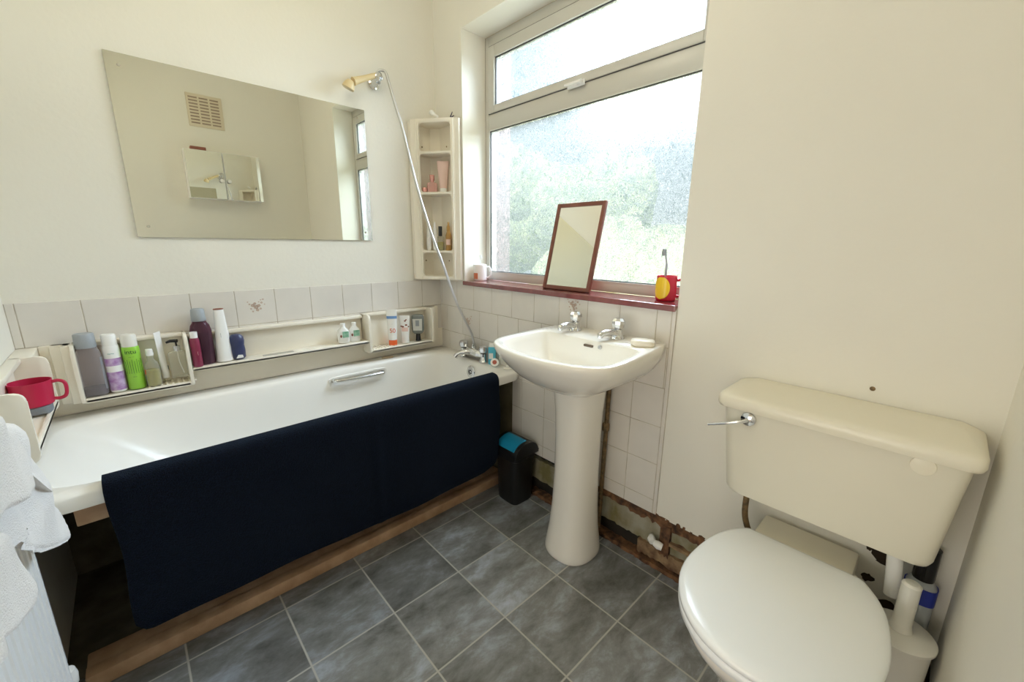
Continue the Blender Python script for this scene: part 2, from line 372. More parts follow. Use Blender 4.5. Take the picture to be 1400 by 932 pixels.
# rotten skirting zone at the foot of the window wall
def ragged(bm, x0, x1, ys, zlo, zhi, amp, mi=0, seedv=1):
    rnd = random.Random(seedv); n = max(6, int(abs(ys[1]-ys[0])/.012)); ring = []
    for i in range(n+1):
        y = ys[0]+(ys[1]-ys[0])*i/n
        a = zlo+rnd.uniform(-amp, amp); b = zhi+rnd.uniform(-amp, amp)*.6; xo = x0-rnd.uniform(0, amp)
        ring.append([(xo, y, a), (xo-rnd.uniform(-.3, .6)*amp, y, (a+b)/2), (xo, y, b), (x1, y, b), (x1, y, a)])
    loft(bm, ring, mi=mi)
bm = B()
box(bm, .035, .15, Y0-.1, -.63, 0, ZB, mi=2)
ragged(bm, .004, .05, (-1.05, Y0), .192, .232, .008, 0, 2)
ragged(bm, .014, .05, (-.63, Y0), .085, .192, .004, 1, 3)
ragged(bm, .004, .05, (-1.37, Y0), .030, .085, .006, 3, 4)
ragged(bm, -.006, .05, (-.63, Y0), -.004, .018, .006, 0, 5)
ragged(bm, .000, .05, (-1.46, -1.50), .075, .200, .006, 0, 6)
ragged(bm, -.004, .05, (-1.5, Y0), .128, .142, .003, 3, 7)
obj('baseboard_east', bm, ['rot', 'plaster', 'void', 'rot2'], kind='structure', smooth=False)
bm = B(); box(bm, X0, 0, Y0-.02, Y0-.008, 0, .2, mi=0)
rr = random.Random(3); ring = []
for i in range(60):
    x = -1.5+1.5*i/59; ring.append([(x, Y0-.01, .0), (x, Y0+.004+rr.uniform(0, .004), .0), (x, Y0+.004+rr.uniform(0, .005), .09), (x, Y0-.004, .13+rr.uniform(0, .02)), (x, Y0-.01, .13)])
loft(bm, ring, mi=1); obj('baseboard_south', bm, ['void', 'rot2'], kind='structure', smooth=False)
# skirting moulding scraps
# tiles
def motif_north(bm, x, z):
    rnd = random.Random(9)
    for dx, dz, s in [(0, 0, .010), (.011, .006, .007), (-.012, .008, .008), (.004, -.013, .007), (-.004, .016, .006), (.022, .018, .005), (.029, .032, .004), (-.024, .014, .004), (-.03, .024, .003), (.016, -.008, .005), (-.014, -.018, .004), (.02, .03, .003), (.033, .01, .003), (-.02, -.006, .004), (.012, .022, .003)]:
        n = 5
        for k in range(n):
            a = 2*pi*k/n; c = Vector((x+dx+cos(a)*s*.55, -.0048, z+dz+sin(a)*s*.55))
            ps = [c+Vector((cos(a+b)*s*.5, 0, sin(a+b)*s*.42)) for b in (0, 1.26, 2.51, 3.77, 5.03)]
            f = bm.faces.new([bm.verts.new(p) for p in ps]); f.material_index = 1
def motif_east(bm, y, z):
    b2 = B(); motif_north(b2, 0, 0); me = bpy.data.meshes.new('t'); b2.to_mesh(me); b2.free()
    vs = [bm.verts.new((-.0048, y-v.co.x, z+v.co.z)) for v in me.vertices]
    for p in me.polygons: bm.faces.new([vs[i] for i in p.vertices]).material_index = 1
    bpy.data.meshes.remove(me)
bm = B(); x = -.2787; xs = []
G = .0011
edges = sorted([X0, 0]+[-.2787-.15*k for k in range(-1, 10) if X0 < -.2787-.15*k < 0])
for z0, z1 in ((.881, 1.031), (.731, .881), (.60, .731)):
    for a, b in zip(edges[:-1], edges[1:]): box(bm, a+G, b-G, -.0045, 0, z0+G, z1-G, bev=.0012, seg=1)
motif_north(bm, -.955, .955)
box(bm, X0, 0, -.0035, .0, .60, 1.029, mi=2); obj('trim_1', bm, ['tile', 'floral', 'grout'], kind='structure', smooth=False)
bm = B()
def row(z0, z1, y0, y1, ph):
    es = sorted([y0, y1]+[ph-.15*k for k in range(-12, 14) if y0+.004 < ph-.15*k < y1-.004])
    for a, b in zip(es[:-1], es[1:]): box(bm, -.0045, 0, a+G, b-G, z0+G, z1-G, bev=.0012, seg=1)
row(.884, 1.028, -1.422, 0, -.918); row(.734, .884, -1.422, 0, -.486-.03); row(.600, .734, -.63, 0, -.486-.03-.02)
for z0 in (.584, .434, .284): row(z0, z0+.15, -1.422, -.63, -1.297)
row(.226, .284, -1.422, -.63, -1.297)
box(bm, -.0035, 0, -1.437, 0, .60, 1.026, mi=2); box(bm, -.0035, 0, -1.437, -.63, .228, .60, mi=2)
box(bm, -.0075, 0, -1.437, -1.4235, .230, 1.022, bev=.003)
motif_east(bm, -.995, .985); motif_east(bm, -.269, .815)
obj('trim_2', bm, ['tile', 'floral', 'grout'], kind='structure', smooth=False)
bm = B(); box(bm, -.018, .15, YR+.001, YL-.001, ZS-.022, ZS, bev=.003); obj('trim_3', bm, 'sill', kind='structure', smooth=False)
# window frame
bm = B(); FX0, FX1 = .150, .205
y0, y1 = YR, YL; zb, zt = ZS, ZH
zc0, zc1 = 1.812, 1.885          # transom
box(bm, FX0, FX1, y1-.026, y1, zb, zt, bev=.003); box(bm, FX0, FX1, y0, y0+.026, zb, zt, bev=.003)
box(bm, FX0, FX1, y0+.026, y1-.026, zb, zb+.044, bev=.003); box(bm, FX0, FX1, y0+.026, y1-.026, zt-.046, zt, bev=.003)
box(bm, FX0, FX1, y0+.026, y1-.026, zc0, zc1, bev=.003)
for a in ((FX0-.002, FX0+.004, y1-.032, y1-.026, zb+.044, zc0), (FX0-.002, FX0+.004, y0+.026, y1-.026, zb+.040, zb+.046), (FX0-.002, FX0+.004, y0+.026, y1-.026, zc0-.006, zc0)): box(bm, *a)
wf = obj('window_1', bm, 'upvc', kind='structure')
bm = B()   # top-hung sash
sy0, sy1, sz0, sz1 = y0+.028, y1-.031, zc1+.001, zt-.050
for a in ((FX0-.008, FX1-.01, sy1-.045, sy1, sz0, sz1), (FX0-.008, FX1-.01, sy0, sy0+.045, sz0, sz1), (FX0-.008, FX1-.01, sy0+.045, sy1-.045, sz0, sz0+.034), (FX0-.008, FX1-.01, sy0+.045, sy1-.045, sz1-.052, sz1)): box(bm, *a, bev=.003)
obj('window_sash', bm, 'upvc', wf)
bm = B()   # black gaskets
def gask(x, a0, a1, c0, c1, w=.003):
    for q in ((x, x+.006, a0, a0+w, c0, c1), (x, x+.006, a1-w, a1, c0, c1), (x, x+.006, a0, a1, c0, c0+w), (x, x+.006, a0, a1, c1-w, c1)): box(bm, *q)
gask(.1515, sy0+.045, sy1-.045, sz0+.034, sz1-.052, .004); gask(.1560, y0+.032, y1-.032, zb+.046, zc0-.006, .004); gask(.148, sy0-.003, sy1+.003, sz0-.003, sz1+.004, .003)
obj('gasket', bm, 'gasket', wf, smooth=False)
for nm, (a0, a1, c0, c1) in {'upper_pane': (sy0+.04, sy1-.04, sz0+.03, sz1-.048), 'lower_pane': (y0+.026, y1-.026, zb+.043, zc0)}.items():
    bm = B(); box(bm, .166, .170, a0, a1, c0, c1); bm.normal_update()
    for f in bm.faces: f.material_index = 0 if f.normal.x < -.5 else 1
    obj(nm, bm, ['pane', 'outerglass'], wf, smooth=False)
bm = B(); box(bm, .134, .142, -.89, -.80, 1.872, 1.895, bev=.003); box(bm, .118, .134, -.885, -.855, 1.878, 1.892, bev=.004); box(bm, .112, .122, -.885, -.80, 1.879, 1.889, bev=.003)
obj('window_handle', bm, 'white', wf)
# doorway beside the camera, opened to let the added fill in: lining only
bm = B()
for a in ((-1.44, -1.42, 0, 2.02), (-2.14, -2.12, 0, 2.02), (-2.14, -1.42, 2.0, 2.02)): box(bm, X0-.11, X0+.012, a[0], a[1], a[2], a[3], bev=.002)
obj('door_1', bm, 'white', kind='structure')

# ------------------------------------------------------------------ bath
bath = thing('bathtub', 'long cream bathtub along the tiled wall with a blue-black towel over its edge', 'bathtub', (-.825, -.35, 0))
N = 128; Zr = .630
bm = B(); rings = []
def rect(z, ins=0, n=26): return srect((X0)/2, -.351, .8235-ins, .3475-ins, n, z, N)
rings += [rect(.590, .012, 22), rect(.590, 0, 24), rect(.624, 0, 26), rect(.630, .006, 26)]
ox0, ox1, oy0, oy1 = -1.597, -.078, -.655, -.088
def op(z, e0, e1, f, n, bk=None):
    """opening ring, inset e0 at the head end, e1 at the tap end, f at the sides"""
    bk = f if bk is None else bk
    a0, a1, b0, b1 = ox0+e0, ox1-e1, oy0+f, oy1-bk
    return srect((a0+a1)/2, (b0+b1)/2, (a1-a0)/2, (b1-b0)/2, n, z, N)
rings += [op(.629, -.006, -.006, -.006, 7), op(.625, .002, .002, .002, 7), op(.612, .014, .006, .008, 6.5), op(.57, .06, .016, .018, 6), op(.48, .16, .035, .035, 5.5), op(.38, .27, .06, .055, 5), op(.30, .35, .085, .08, 4.5), op(.262, .42, .12, .12, 4), op(.25, .52, .18, .17, 3.5)]
loft(bm, rings, cap0=False, cap1=True)
bt = obj('tub', bm, 'bath', bath, ang=60)
bm = B(); rings = [rect(.590, .012, 22), op(.588, -.03, -.03, -.03, 8), op(.56, .04, .0, .0, 6), op(.38, .25, .03, .03, 5), op(.26, .38, .09, .09, 4), op(.235, .5, .16, .16, 3.5)]
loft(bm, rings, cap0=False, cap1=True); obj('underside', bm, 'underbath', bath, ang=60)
# chrome overflow
bm = B(); mt = Matrix.Rotation(R_(-84), 4, 'Y')
lathe(bm, [(.0, 0), (.033, 0), (.033, .003), (.028, .007), (.016, .008), (.015, .004), (0, .004)], (-.0925, -.405, .575), mat4=mt)
ov = obj('overflow_plate', bm, 'chrome', bath)
bm = B()
for k in range(6):
    a = k*pi/3; c = mt @ Vector((.009*cos(a), .009*sin(a), .0045)); lathe(bm, [(.0, 0), (.0035, 0), (.0035, .001), (0, .001)], Vector((-.0925, -.405, .575))+c, mat4=mt, n=10)
obj('overflow_hole', bm, 'black', ov)
# grip with its recess
bm = B(); rings = []
for (hx, hz, yy, n) in ((.150, .038, -.098, 8), (.148, .036, -.1085, 8), (.139, .028, -.1085, 8), (.132, .022, -.1005, 6)):
    rings.append([(p[0], yy, p[1]) for p in srect(-.570, .563, hx, hz, n, 0, 48)])
loft(bm, rings); obj('grip_recess', bm, 'bath', bath)
bm = B(); tube(bm, spline([(-.696, -.108, .588), (-.690, -.128, .587), (-.67, -.134, .586), (-.57, -.136, .583), (-.47, -.134, .580), (-.45, -.128, .579), (-.444, -.108, .578)], 6), .0095, 12); obj('grip_handle', bm, 'chrome', bath)
# cradle timbers
bm = B(); box(bm, -1.60, -.02, -.61, -.565, 0.001, .048, bev=.004); box(bm, -1.60, -.02, -.566, -.50, .001, .040, bev=.005)
tag(obj('timber_plank', bm, 'wood'), 'pale bare timber plank lying on the floor beneath the hanging towel', 'plank')
bm = B(); box(bm, -1.535, -1.38, -.655, -.600, .525, .587, bev=.003); obj('support_batten', bm, 'wood', bath)
# navy towel draped over the bath's edge
def navy():
    bm = B(); nx, nu = 90, 70; x0, x1 = -1.468, -.168; rows = []
    path = [(-.560, .50), (-.600, .56), (-.632, .600), (-.648, .636), (-.662, .650), (-.685, .652), (-.706, .646), (-.716, .630), (-.719, .60), (-.719, .5), (-.717, .35), (-.714, .19)]
    sp = spline([(0, a, b) for a, b in path], 10)
    L = [0]
    for a, b in zip(sp[:-1], sp[1:]): L.append(L[-1]+(b-a).length)
    def at(s):
        s *= L[-1]
        for i in range(len(L)-1):
            if L[i+1] >= s: t = (s-L[i])/max(1e-9, L[i+1]-L[i]); return sp[i].lerp(sp[i+1], t)
        return sp[-1]
    for side in (0, 1):
        rr_ = []
        for j in range(nu+1):
            s = j/nu; line = []
            for i in range(nx+1):
                u = i/nx; x = x0+(x1-x0)*u; p = at(s)
                hang = max(0, (.63-p.z)/.45) if p.y < -.70 else 0
                # rounded lower corners
                du = min(u, 1-u)*(x1-x0); cr_ = .035
                zl = 0
                if du < cr_ and hang > 0: zl = (cr_-math.sqrt(max(0, cr_**2-(cr_-du)**2)))*max(0, hang-.8)/.2
                y = p.y - hang*(.004*sin(x*9+1.0)+.002*sin(x*21+2)+.003*sin(x*5+hang*5)) - hang*.004
                y -= .0045*math.exp(-((x+.77)/.012)**2)*min(1, hang*3+.2)
                z = p.z+zl + (hang*.004*sin(x*4.2+.5))
                if hang > 0: z += .025*max(0, u-.93)/.07*hang
                off = .0065
                if side: y += off if p.y < -.655 else off*.5; z -= off*(1 if p.y < -.64 and p.z > .6 else 0)
                line.append((x+ (0.004*sin(z*18) if du < .01 else 0), y, z))
            rr_.append(line)
        rows.append(rr_)
    V = [[[bm.verts.new(p) for p in l] for l in r] for r in rows]
    for side in (0, 1):
        for j in range(nu):
            for i in range(nx): bm.faces.new((V[side][j][i], V[side][j][i+1], V[side][j+1][i+1], V[side][j+1][i]))
    for j in range(nu):
        for i in (0, nx): bm.faces.new((V[0][j][i], V[0][j+1][i], V[1][j+1][i], V[1][j][i]))
    for i in range(nx):
        for j in (0, nu): bm.faces.new((V[0][j][i], V[0][j][i+1], V[1][j][i+1], V[1][j][i]))
    return bm
tag(obj('bath_towel', navy(), 'navy', ang=80), 'large navy towel draped over the front edge of the bathtub', 'towel')

# ------------------------------------------------------------------ bath mixer and shower
mix = thing('bath_mixer_tap', 'chrome bath mixer tap with shower hose connection at the bathtub end', 'tap', (-.05, -.37, Zr+.001))
bm = B()
tube(bm, spline([(-.045, -.445, .662), (-.05, -.41, .668), (-.055, -.37, .672), (-.05, -.33, .668), (-.045, -.295, .662)], 5), [.014]*2+[.018]*2+[.023]*12+[.018]*3+[.014]*2, 14)
for y in (-.455, -.285): lathe(bm, [(0, 0), (.024, 0), (.025, .006), (.019, .012), (.016, .035), (.017, .046), (0, .046)], (-.048, y, Zr+.001))
obj('mixer_body', bm, 'chrome', mix)
for y in (-.455, -.285):
    bm = B(); lathe(bm, [(0, 0), (.014, 0), (.023, .006), (.026, .020), (.023, .035), (.014, .041), (0, .042)], (-.048, y, Zr+.049), n=8); obj('knob', bm, 'chrome', mix)
bm = B(); tube(bm, spline([(-.055, -.37, .668), (-.085, -.35, .672), (-.115, -.325, .662), (-.13, -.315, .645)], 5), [.017, .017, .016, .016, .016, .015, .015, .014, .014, .013, .013, .013, .013, .013, .013, .013], 14); obj('spout', bm, 'chrome', mix)
bm = B(); lathe(bm, [(0, 0), (.013, 0), (.013, .012), (.010, .014), (.010, .028), (0, .028)], (-.045, -.37, .688), n=16); obj('diverter', bm, 'chrome', mix)
sh = thing('shower_handset', 'cream handheld shower head with silver hose, hung on the wall above bathtub', 'shower', (-.36, -.002, 1.98))
bm = B(); d = Vector((-.115, -.005, -.055)).normalized()
p0 = Vector((-.362, -.062, 1.990)); pts = [p0+d*t for t in (0, .02, .05, .08, .105, .125)]
tube(bm, pts, [.011, .0125, .0125, .0135, .0155, .018], 14)
obj('handle', bm, 'creamplastic', sh)
bm = B(); q = Vector((-.490, -.062, 1.925)); dn = Vector((-.35, .25, -.9)).normalized()
rot = Vector((0, 0, 1)).rotation_difference(dn).to_matrix().to_4x4()
lathe(bm, [(0, -.014), (.014, -.014), (.020, -.004), (.025, .010), (.027, .020), (.024, .023), (0, .023)], q, mat4=rot); obj('spray_head', bm, 'creamplastic', sh)
bm = B(); my = Matrix.Rotation(R_(90), 4, 'X')
lathe(bm, [(0, 0), (.026, 0), (.026, .006), (.018, .010), (.013, .03), (.013, .048), (0, .048)], (-.347, -.0015, 1.972), mat4=my)
lathe(bm, [(0, 0), (.019, 0), (.019, .03), (.012, .034), (0, .034)], (-.352, -.045, 1.985), mat4=my, n=20); obj('wall_bracket', bm, 'chrome', sh)
bm = B(); hp = [(-.362, -.062, 1.992), (-.353, -.070, 2.008), (-.338, -.080, 2.012), (-.325, -.089, 2.002), (-.316, -.104, 1.945), (-.302, -.123, 1.86), (-.285, -.146, 1.765), (-.270, -.175, 1.634), (-.250, -.210, 1.477), (-.211, -.253, 1.278), (-.171, -.283, 1.135), (-.125, -.318, .957), (-.079, -.348, .832), (-.052, -.362, .765), (-.045, -.37, .714)]
tube(bm, spline(hp, 10), .0065, 10); obj('hose', bm, 'chrome_dull', sh)

# ------------------------------------------------------------------ shelf units round the bath
def corner_r(poly, r, idx, k=5):
    out = []
    n = len(poly)
    for i, p in enumerate(poly):
        if i in idx:
            a = Vector(poly[i-1]); b = Vector(p); c = Vector(poly[(i+1) % n]); u = (a-b).normalized()*r; w = (c-b).normalized()*r
            for j in range(k+1): t = j/k; out.append(tuple((b+u)*(1-t)**2+b*2*t*(1-t)+(b+w)*t*t))
        else: out.append(tuple(p))
    return out
def cheek(bm, x0, x1, y1, z0, z1, r=.025):
    """upright side panel of a shelf unit on the north wall, rounded at the front"""
    poly = corner_r([(-.004, z0), (y1, z0), (y1, z1), (-.004, z1)], r, (1, 2)); prism(bm, poly, 'x', x0, x1, bev=.0025)
def north_unit(name, label, x0, x1, z0, z1, dep, mould_side, slots):
    t = thing(name, label, 'shelf', ((x0+x1)/2, -.002, z0))
    bm = B(); box(bm, x0, x1, -.014, -.0047, z0, z1, bev=.003)
    box(bm, x0, x1, -.040, -.0047, z1-.016, z1, bev=.005)
    obj('back_panel', bm, 'shelf', t)
    bm = B(); box(bm, x0+.01, x1-.01, -dep, -.012, z0, z0+.013, bev=.003)
    box(bm, x0+.01, x1-.01, -dep, -dep+.010, z0, z0+.017, bev=.004)
    # draining ribs
    for k in range(9):
        xx = slots+k*.017; box(bm, xx, xx+.008, -dep+.012, -.016, z0+.012, z0+.018, bev=.002)
    obj('shelf_board', bm, 'shelf', t)
    for xx in (x0, x1-.011):
        bm = B(); cheek(bm, xx, xx+.011, -dep-.004, z0-.003, z1); obj('side_panel', bm, 'shelf', t)
    if mould_side:
        bm = B(); s = mould_side; xb = x0 if s < 0 else x1
        for k, (w, dd) in enumerate(((.022, .072), (.048, .050), (.075, .028))):
            a, b = (xb-w, xb) if s < 0 else (xb, xb+w); box(bm, a, b, -dd, -.0047, z0-.002, z1-.002, bev=.004)
        obj('side_moulding', bm, 'shelf', t)
    return t
north_unit('wall_shelf', 'left cream moulded shelf box holding the clear, purple and lime green bottles', -1.525, -1.214, .683, .886, .095, -1, -1.35)
north_unit('wall_shelf', 'right cream moulded shelf box holding the tube marked 50, near the window corner', -.497, -.118, .683, .880, .095, 1, -.49)
t = thing('wall_shelf', 'long low cream middle shelf between the two shelf boxes above the bathtub', 'shelf', (-.855, -.002, .735))
bm = B(); box(bm, -1.213, -.498, -.012, -.0047, .735, .872, bev=.003); box(bm, -1.213, -.498, -.034, -.0047, .858, .874, bev=.005); obj('back_panel', bm, 'shelf', t)
bm = B(); box(bm, -1.213, -.498, -.095, -.010, .735, .748, bev=.004); box(bm, -1.213, -.498, -.095, -.085, .735, .752, bev=.004); obj('shelf_board', bm, 'shelf', t)
bm = B(); box(bm, -.965, -.845, -.082, -.055, .7482, .7515, bev=.001); obj('soap_inlay', bm, 'chrome_dull', t)
bm = B(); box(bm, X0+.001, -.003, -.0110, -.0047, .632, .742, bev=.003); obj('trim_4', bm, 'shelf', kind='structure')
# unit on the west wall at the head of the bath
t = thing('wall_shelf', 'cream corner shelf box on the left wall holding the red beaker', 'shelf', (X0, -.39, .69))
bm = B(); box(bm, X0+.001, X0+.010, -.612, -.165, .688, .880, bev=.003); box(bm, X0+.001, X0+.030, -.612, -.165, .866, .882, bev=.004); obj('back_panel', bm, 'shelf', t)
bm = B(); box(bm, X0+.008, X0+.082, -.606, -.172, .722, .735, bev=.003); box(bm, X0+.073, X0+.082, -.606, -.172, .722, .741, bev=.003); obj('shelf_board', bm, 'shelf', t)
for yy in (-.614, -.178):
    bm = B(); poly = corner_r([(X0+.002, .70), (X0+.084, .70), (X0+.084, .882), (X0+.002, .882)], .026, (1, 2)); prism(bm, poly, 'y', yy, yy+.012, bev=.0025); obj('side_panel', bm, 'shelf', t)
bm = B(); prism(bm, corner_r([(X0+.001, -.165), (X0+.055, -.165), (-1.60, -.03), (-1.60, -.006), (X0+.001, -.006)], .02, (1,)), 'z', .69, .882, bev=.002); obj('corner_moulding', bm, 'shelf', t)

# tall corner cabinet
cab = thing('corner_cabinet', 'tall narrow cream corner shelf cabinet fixed beside the window', 'cabinet', (-.05, -.06, 1.04))
A = Vector((-.160, -.050)); Bq = Vector((-.036, -.214)); z0, z1 = 1.040, 1.848
u = (Bq-A).normalized(); nn = Vector((-u.y, u.x)); nn = -nn if nn.dot(Vector((-1, -1))) < 0 else nn
def P2(s, o): q = A+u*s+nn*o; return (q.x, q.y)
Lw = (Bq-A).length
bm = B()
prism(bm, [(-.176, -.005), (-.176, -.030), P2(0, -.004), P2(0, .0), P2(.018, .004), P2(.018, -.012), (-.140, -.042), (-.140, -.005)], 'z', z0, z1, bev=.002)
prism(bm, [(-.005, -.228), (-.018, -.228), P2(Lw, -.004), P2(Lw, 0), P2(Lw-.018, .004), P2(Lw-.018, -.012), (-.030, -.19), (-.005, -.19)], 'z', z0, z1, bev=.002)
for s in (.006, Lw-.010): prism(bm, [P2(s-.003, .0), P2(s-.001, .006), P2(s+.003, .006), P2(s+.005, .0)], 'z', z0+.004, z1-.004)
obj('side_frame', bm, 'shelf', cab)
bm = B(); prism(bm, [(-.150, -.012), (-.150, -.0055), (-.0055, -.0055), (-.0055, -.20), (-.012, -.20), (-.012, -.05), (-.05, -.012)], 'z', z0, z1); obj('back_panel', bm, 'shelf', cab)
foot = [(-.150, -.006), P2(.004, -.002), P2(.012, .003), P2(Lw-.012, .003), P2(Lw-.004, -.002), (-.006, -.20), (-.006, -.006)]
for k, (a, b) in enumerate(((z0, z0+.018), (1.184, 1.196), (1.484, 1.496), (1.682, 1.694), (z1-.020, z1))):
    bm = B(); prism(bm, foot, 'z', a, b, bev=.003)
    obj(['cabinet_base', 'shelf_board', 'shelf_board', 'shelf_board', 'cabinet_top'][k], bm, 'shelf', cab)
def fillet(bm, z, up, s0, dirn):   # rounded inner corners of each compartment
    k = 6; r = .018; pts = [P2(s0, .002)]
    prof = [(0, 0)]+[(r*(1-cos(a))*1, r*(1-sin(a))) for a in [pi/2*j/k for j in range(k+1)]]
    rings = []
    for o_ in (.003, -.010):
        rings.append([(*P2(s0+dirn*p[1], o_), z+up*p[0]) for p in [(0, 0), (r, 0)]+[(r*(1-sin(pi/2*j/k)), r*(1-cos(pi/2*j/k))) for j in range(1, k)]+[(0, r)]])
    loft(bm, rings)
for lo_, hi_ in ((z0+.018, 1.184), (1.196, 1.484), (1.496, 1.682), (1.694, z1-.02)):
    for s0, dd in ((.018, 1), (Lw-.018, -1)):
        for zz, up_ in ((lo_, 1), (hi_, -1)): bm = B(); fillet(bm, zz, up_, s0, dd); obj('corner_fillet', bm, 'shelf', cab)
for (x, y, z) in ((-.10, -.0135, 1.73), (-.0135, -.115, 1.73), (-.10, -.0135, 1.14), (-.0135, -.115, 1.14)):
    mt = my if y > -.05 else Matrix.Rotation(R_(-90), 4, 'Y'); bm = B(); lathe(bm, [(0, 0), (.004, 0), (.003, .002), (0, .002)], (x, y, z), mat4=mt, n=12); obj('screw', bm, 'copper', cab)

# ------------------------------------------------------------------ small bottles: builders in local coordinates, front = -y
def place(o, loc, rz=0): o.location = loc; o.rotation_euler = (0, 0, rz); return o
def part(name, prof, mtl, parent, sx=1, sy=1, n=28, c=(0, 0, 0)):
    bm = B(); lathe(bm, prof, c, n=n, sx=sx, sy=sy); return obj(name, bm, mtl, parent, ang=45)
def sleeve(name, r, z0, z1, mtl, parent, sx=1, sy=1, a0=-180, a1=0, off=.0004, n=20):
    """label wrapped round the -y side"""
    bm = B(); rings = []
    for z in (z0, z1):
        rings.append([((r+off)*sx*cos(R_(a0+(a1-a0)*i/n)), (r+off)*sy*sin(R_(a0+(a1-a0)*i/n)), z) for i in range(n+1)])
    rin = []
    for z in (z0, z1):
        rin.append([((r-.001)*sx*cos(R_(a0+(a1-a0)*i/n)), (r-.001)*sy*sin(R_(a0+(a1-a0)*i/n)), z) for i in range(n+1)])
    rings = [rin[0], rings[0], rings[1], rin[1]]
    loft(bm, rings, False, False, closed=False); return obj(name, bm, mtl, parent)
def tubebottle(parent, w, h, r, mtl, capm=None, caph=.02, up=False, nm='tube_body'):
    """squeeze tube standing on its cap: round at the foot, flat crimp at the top"""
    bm = B(); rings = []
    z0 = caph
    for k in range(9):
        t = k/8; z = z0+(h-z0)*t; a = r+(w/2-r)*t; b = r*(1-t)+.0012*t
        rings.append([(a*cos(2*pi*i/28), b*sin(2*pi*i/28), z) for i in range(28)])
    loft(bm, rings); obj(nm, bm, mtl, parent, ang=60)
    part('cap', [(0, 0), (r*1.0, 0), (r*1.02, .002), (r*1.0, caph-.002), (r*.95, caph), (0, caph)], capm or mtl, parent)

Z1, ZM = .700, .752   # shelf tops
# 1 large clear bottle with grey cap
b = thing('mouthwash_bottle', 'large nearly empty clear bottle with a grey cap, leftmost on shelf', 'bottle')
part('bottle_body', [(0, 0), (.031, 0), (.035, .006), (.035, .140), (.032, .156), (.028, .166), (.0265, .172), (0, .172)], 'cleargrey', b, 1, .72)
part('liquid', [(0, .002), (.029, .002), (.033, .008), (.033, .030), (0, .030)], 'purpleliq', b, 1, .70)
part('cap', [(0, .172), (.027, .172), (.028, .176), (.026, .218), (.023, .221), (0, .221)], 'greycap', b, n=20)
sleeve('label', .035, .02, .135, 'greyprint', b, 1, .72, -38, -14)
place(b, (-1.487, -.060, Z1), 0)
# 2 purple can
b = thing('spray_can', 'white and purple spray can with white cap, beside the lime green can', 'can')
part('can_body', [(0, 0), (.021, 0), (.023, .004), (.023, .160), (.021, .170), (0, .170)], 'white', b)
part('cap', [(0, .170), (.020, .170), (.020, .205), (.017, .210), (0, .210)], 'white', b)
sleeve('label_band', .023, .008, .075, 'purple_label', b); sleeve('label_band', .023, .098, .125, 'purple_label', b, off=.0005)
text('lettering', '~~', .016, 'teal', b, (0, 0, .143), rad=.0237)
place(b, (-1.428, -.056, Z1), R_(-5))
# 3 lime can
b = thing('spray_can', 'lime green spray can with intu lettering and frosted white cap', 'can')
part('can_body', [(0, 0), (.0235, 0), (.0252, .003), (.0252, .152), (.023, .158), (0, .158)], 'green_label', b)
part('cap', [(0, .158), (.0225, .158), (.0225, .196), (.019, .202), (0, .202)], 'frostplastic', b)
text('lettering', 'intu', .022, 'darkgreen', b, (0, 0, .140), rad=.0257)
text('small_lettering', '--- --', .0085, 'darkgreen', b, (0, 0, .122), rad=.0257)
bm = B()
for k in range(9):
    a = R_(-150+k*15)
    box(bm, .0255*cos(a)-.0005, .0255*cos(a)+.0005, .0255*sin(a)-.0004, .0255*sin(a)+.0004, .06, .112-.006*(k % 2))
obj('label_line', bm, 'darkgreen', b, smooth=False)
text('small_lettering', '~-', .012, 'darkgreen', b, (0, 0, .048), rad=.0257)
place(b, (-1.378, -.054, Z1), R_(-4))
# 4 oil bottle
b = thing('oil_bottle', 'small clear bottle half full of olive green oil with white stopper', 'bottle')
part('bottle_body', [(0, 0), (.019, 0), (.022, .005), (.022, .070), (.018, .088), (.010, .098), (.010, .118), (0, .118)], 'clear', b)
part('liquid', [(0, .003), (.018, .003), (.0205, .008), (.0205, .062), (0, .062)], 'oil', b)
part('cap', [(0, .116), (.011, .116), (.012, .120), (.010, .140), (0, .142)], 'white', b)
sleeve('label', .022, .048, .066, 'orange', b, 1, 1, -175, -150)
place(b, (-1.329, -.066, Z1+.0005), 0)
# 5 white tube
b = thing('squeeze_tube', 'plain white squeeze tube leaning beside the clear pump bottle', 'tube')
tubebottle(b, .036, .180, .012, 'white', 'white', .022)
sleeve('label', .0125, .028, .045, 'greyprint', b, 1.02, 1.0, -70, -20, off=.0012)
place(b, (-1.294, -.045, Z1+.0185), 0).rotation_euler = (0, R_(-2), R_(55))
# 6 pump bottle
b = thing('pump_bottle', 'clear square pump bottle with silver collar and black pump', 'bottle')
bm = B(); loft(bm, [srect(0, 0, .033, .022, 7, 0, 40), srect(0, 0, .036, .024, 7, .004, 40), srect(0, 0, .036, .024, 7, .098, 40), srect(0, 0, .032, .020, 6, .106, 40), srect(0, 0, .012, .012, 2, .110, 40)]); obj('bottle_body', bm, 'clear', b, ang=60)
part('collar', [(0, .110), (.013, .110), (.013, .132), (.006, .134), (0, .134)], 'chrome', b)
bm = B(); tube(bm, [(0, 0, .13), (0, 0, .150)], .004, 10); tube(bm, [(.008, 0, .152), (-.02, 0, .154), (-.036, 0, .149)], [.0075, .006, .004], 10); obj('pump_head', bm, 'blackgloss', b)
bm = B(); tube(bm, spline([(0, 0, .11), (.002, 0, .06), (.012, 0, .012)], 5), .0022, 8); obj('dip_tube', bm, 'white', b)
place(b, (-1.248, -.060, Z1+.0185), R_(0)).scale = (.82, .82, .92)
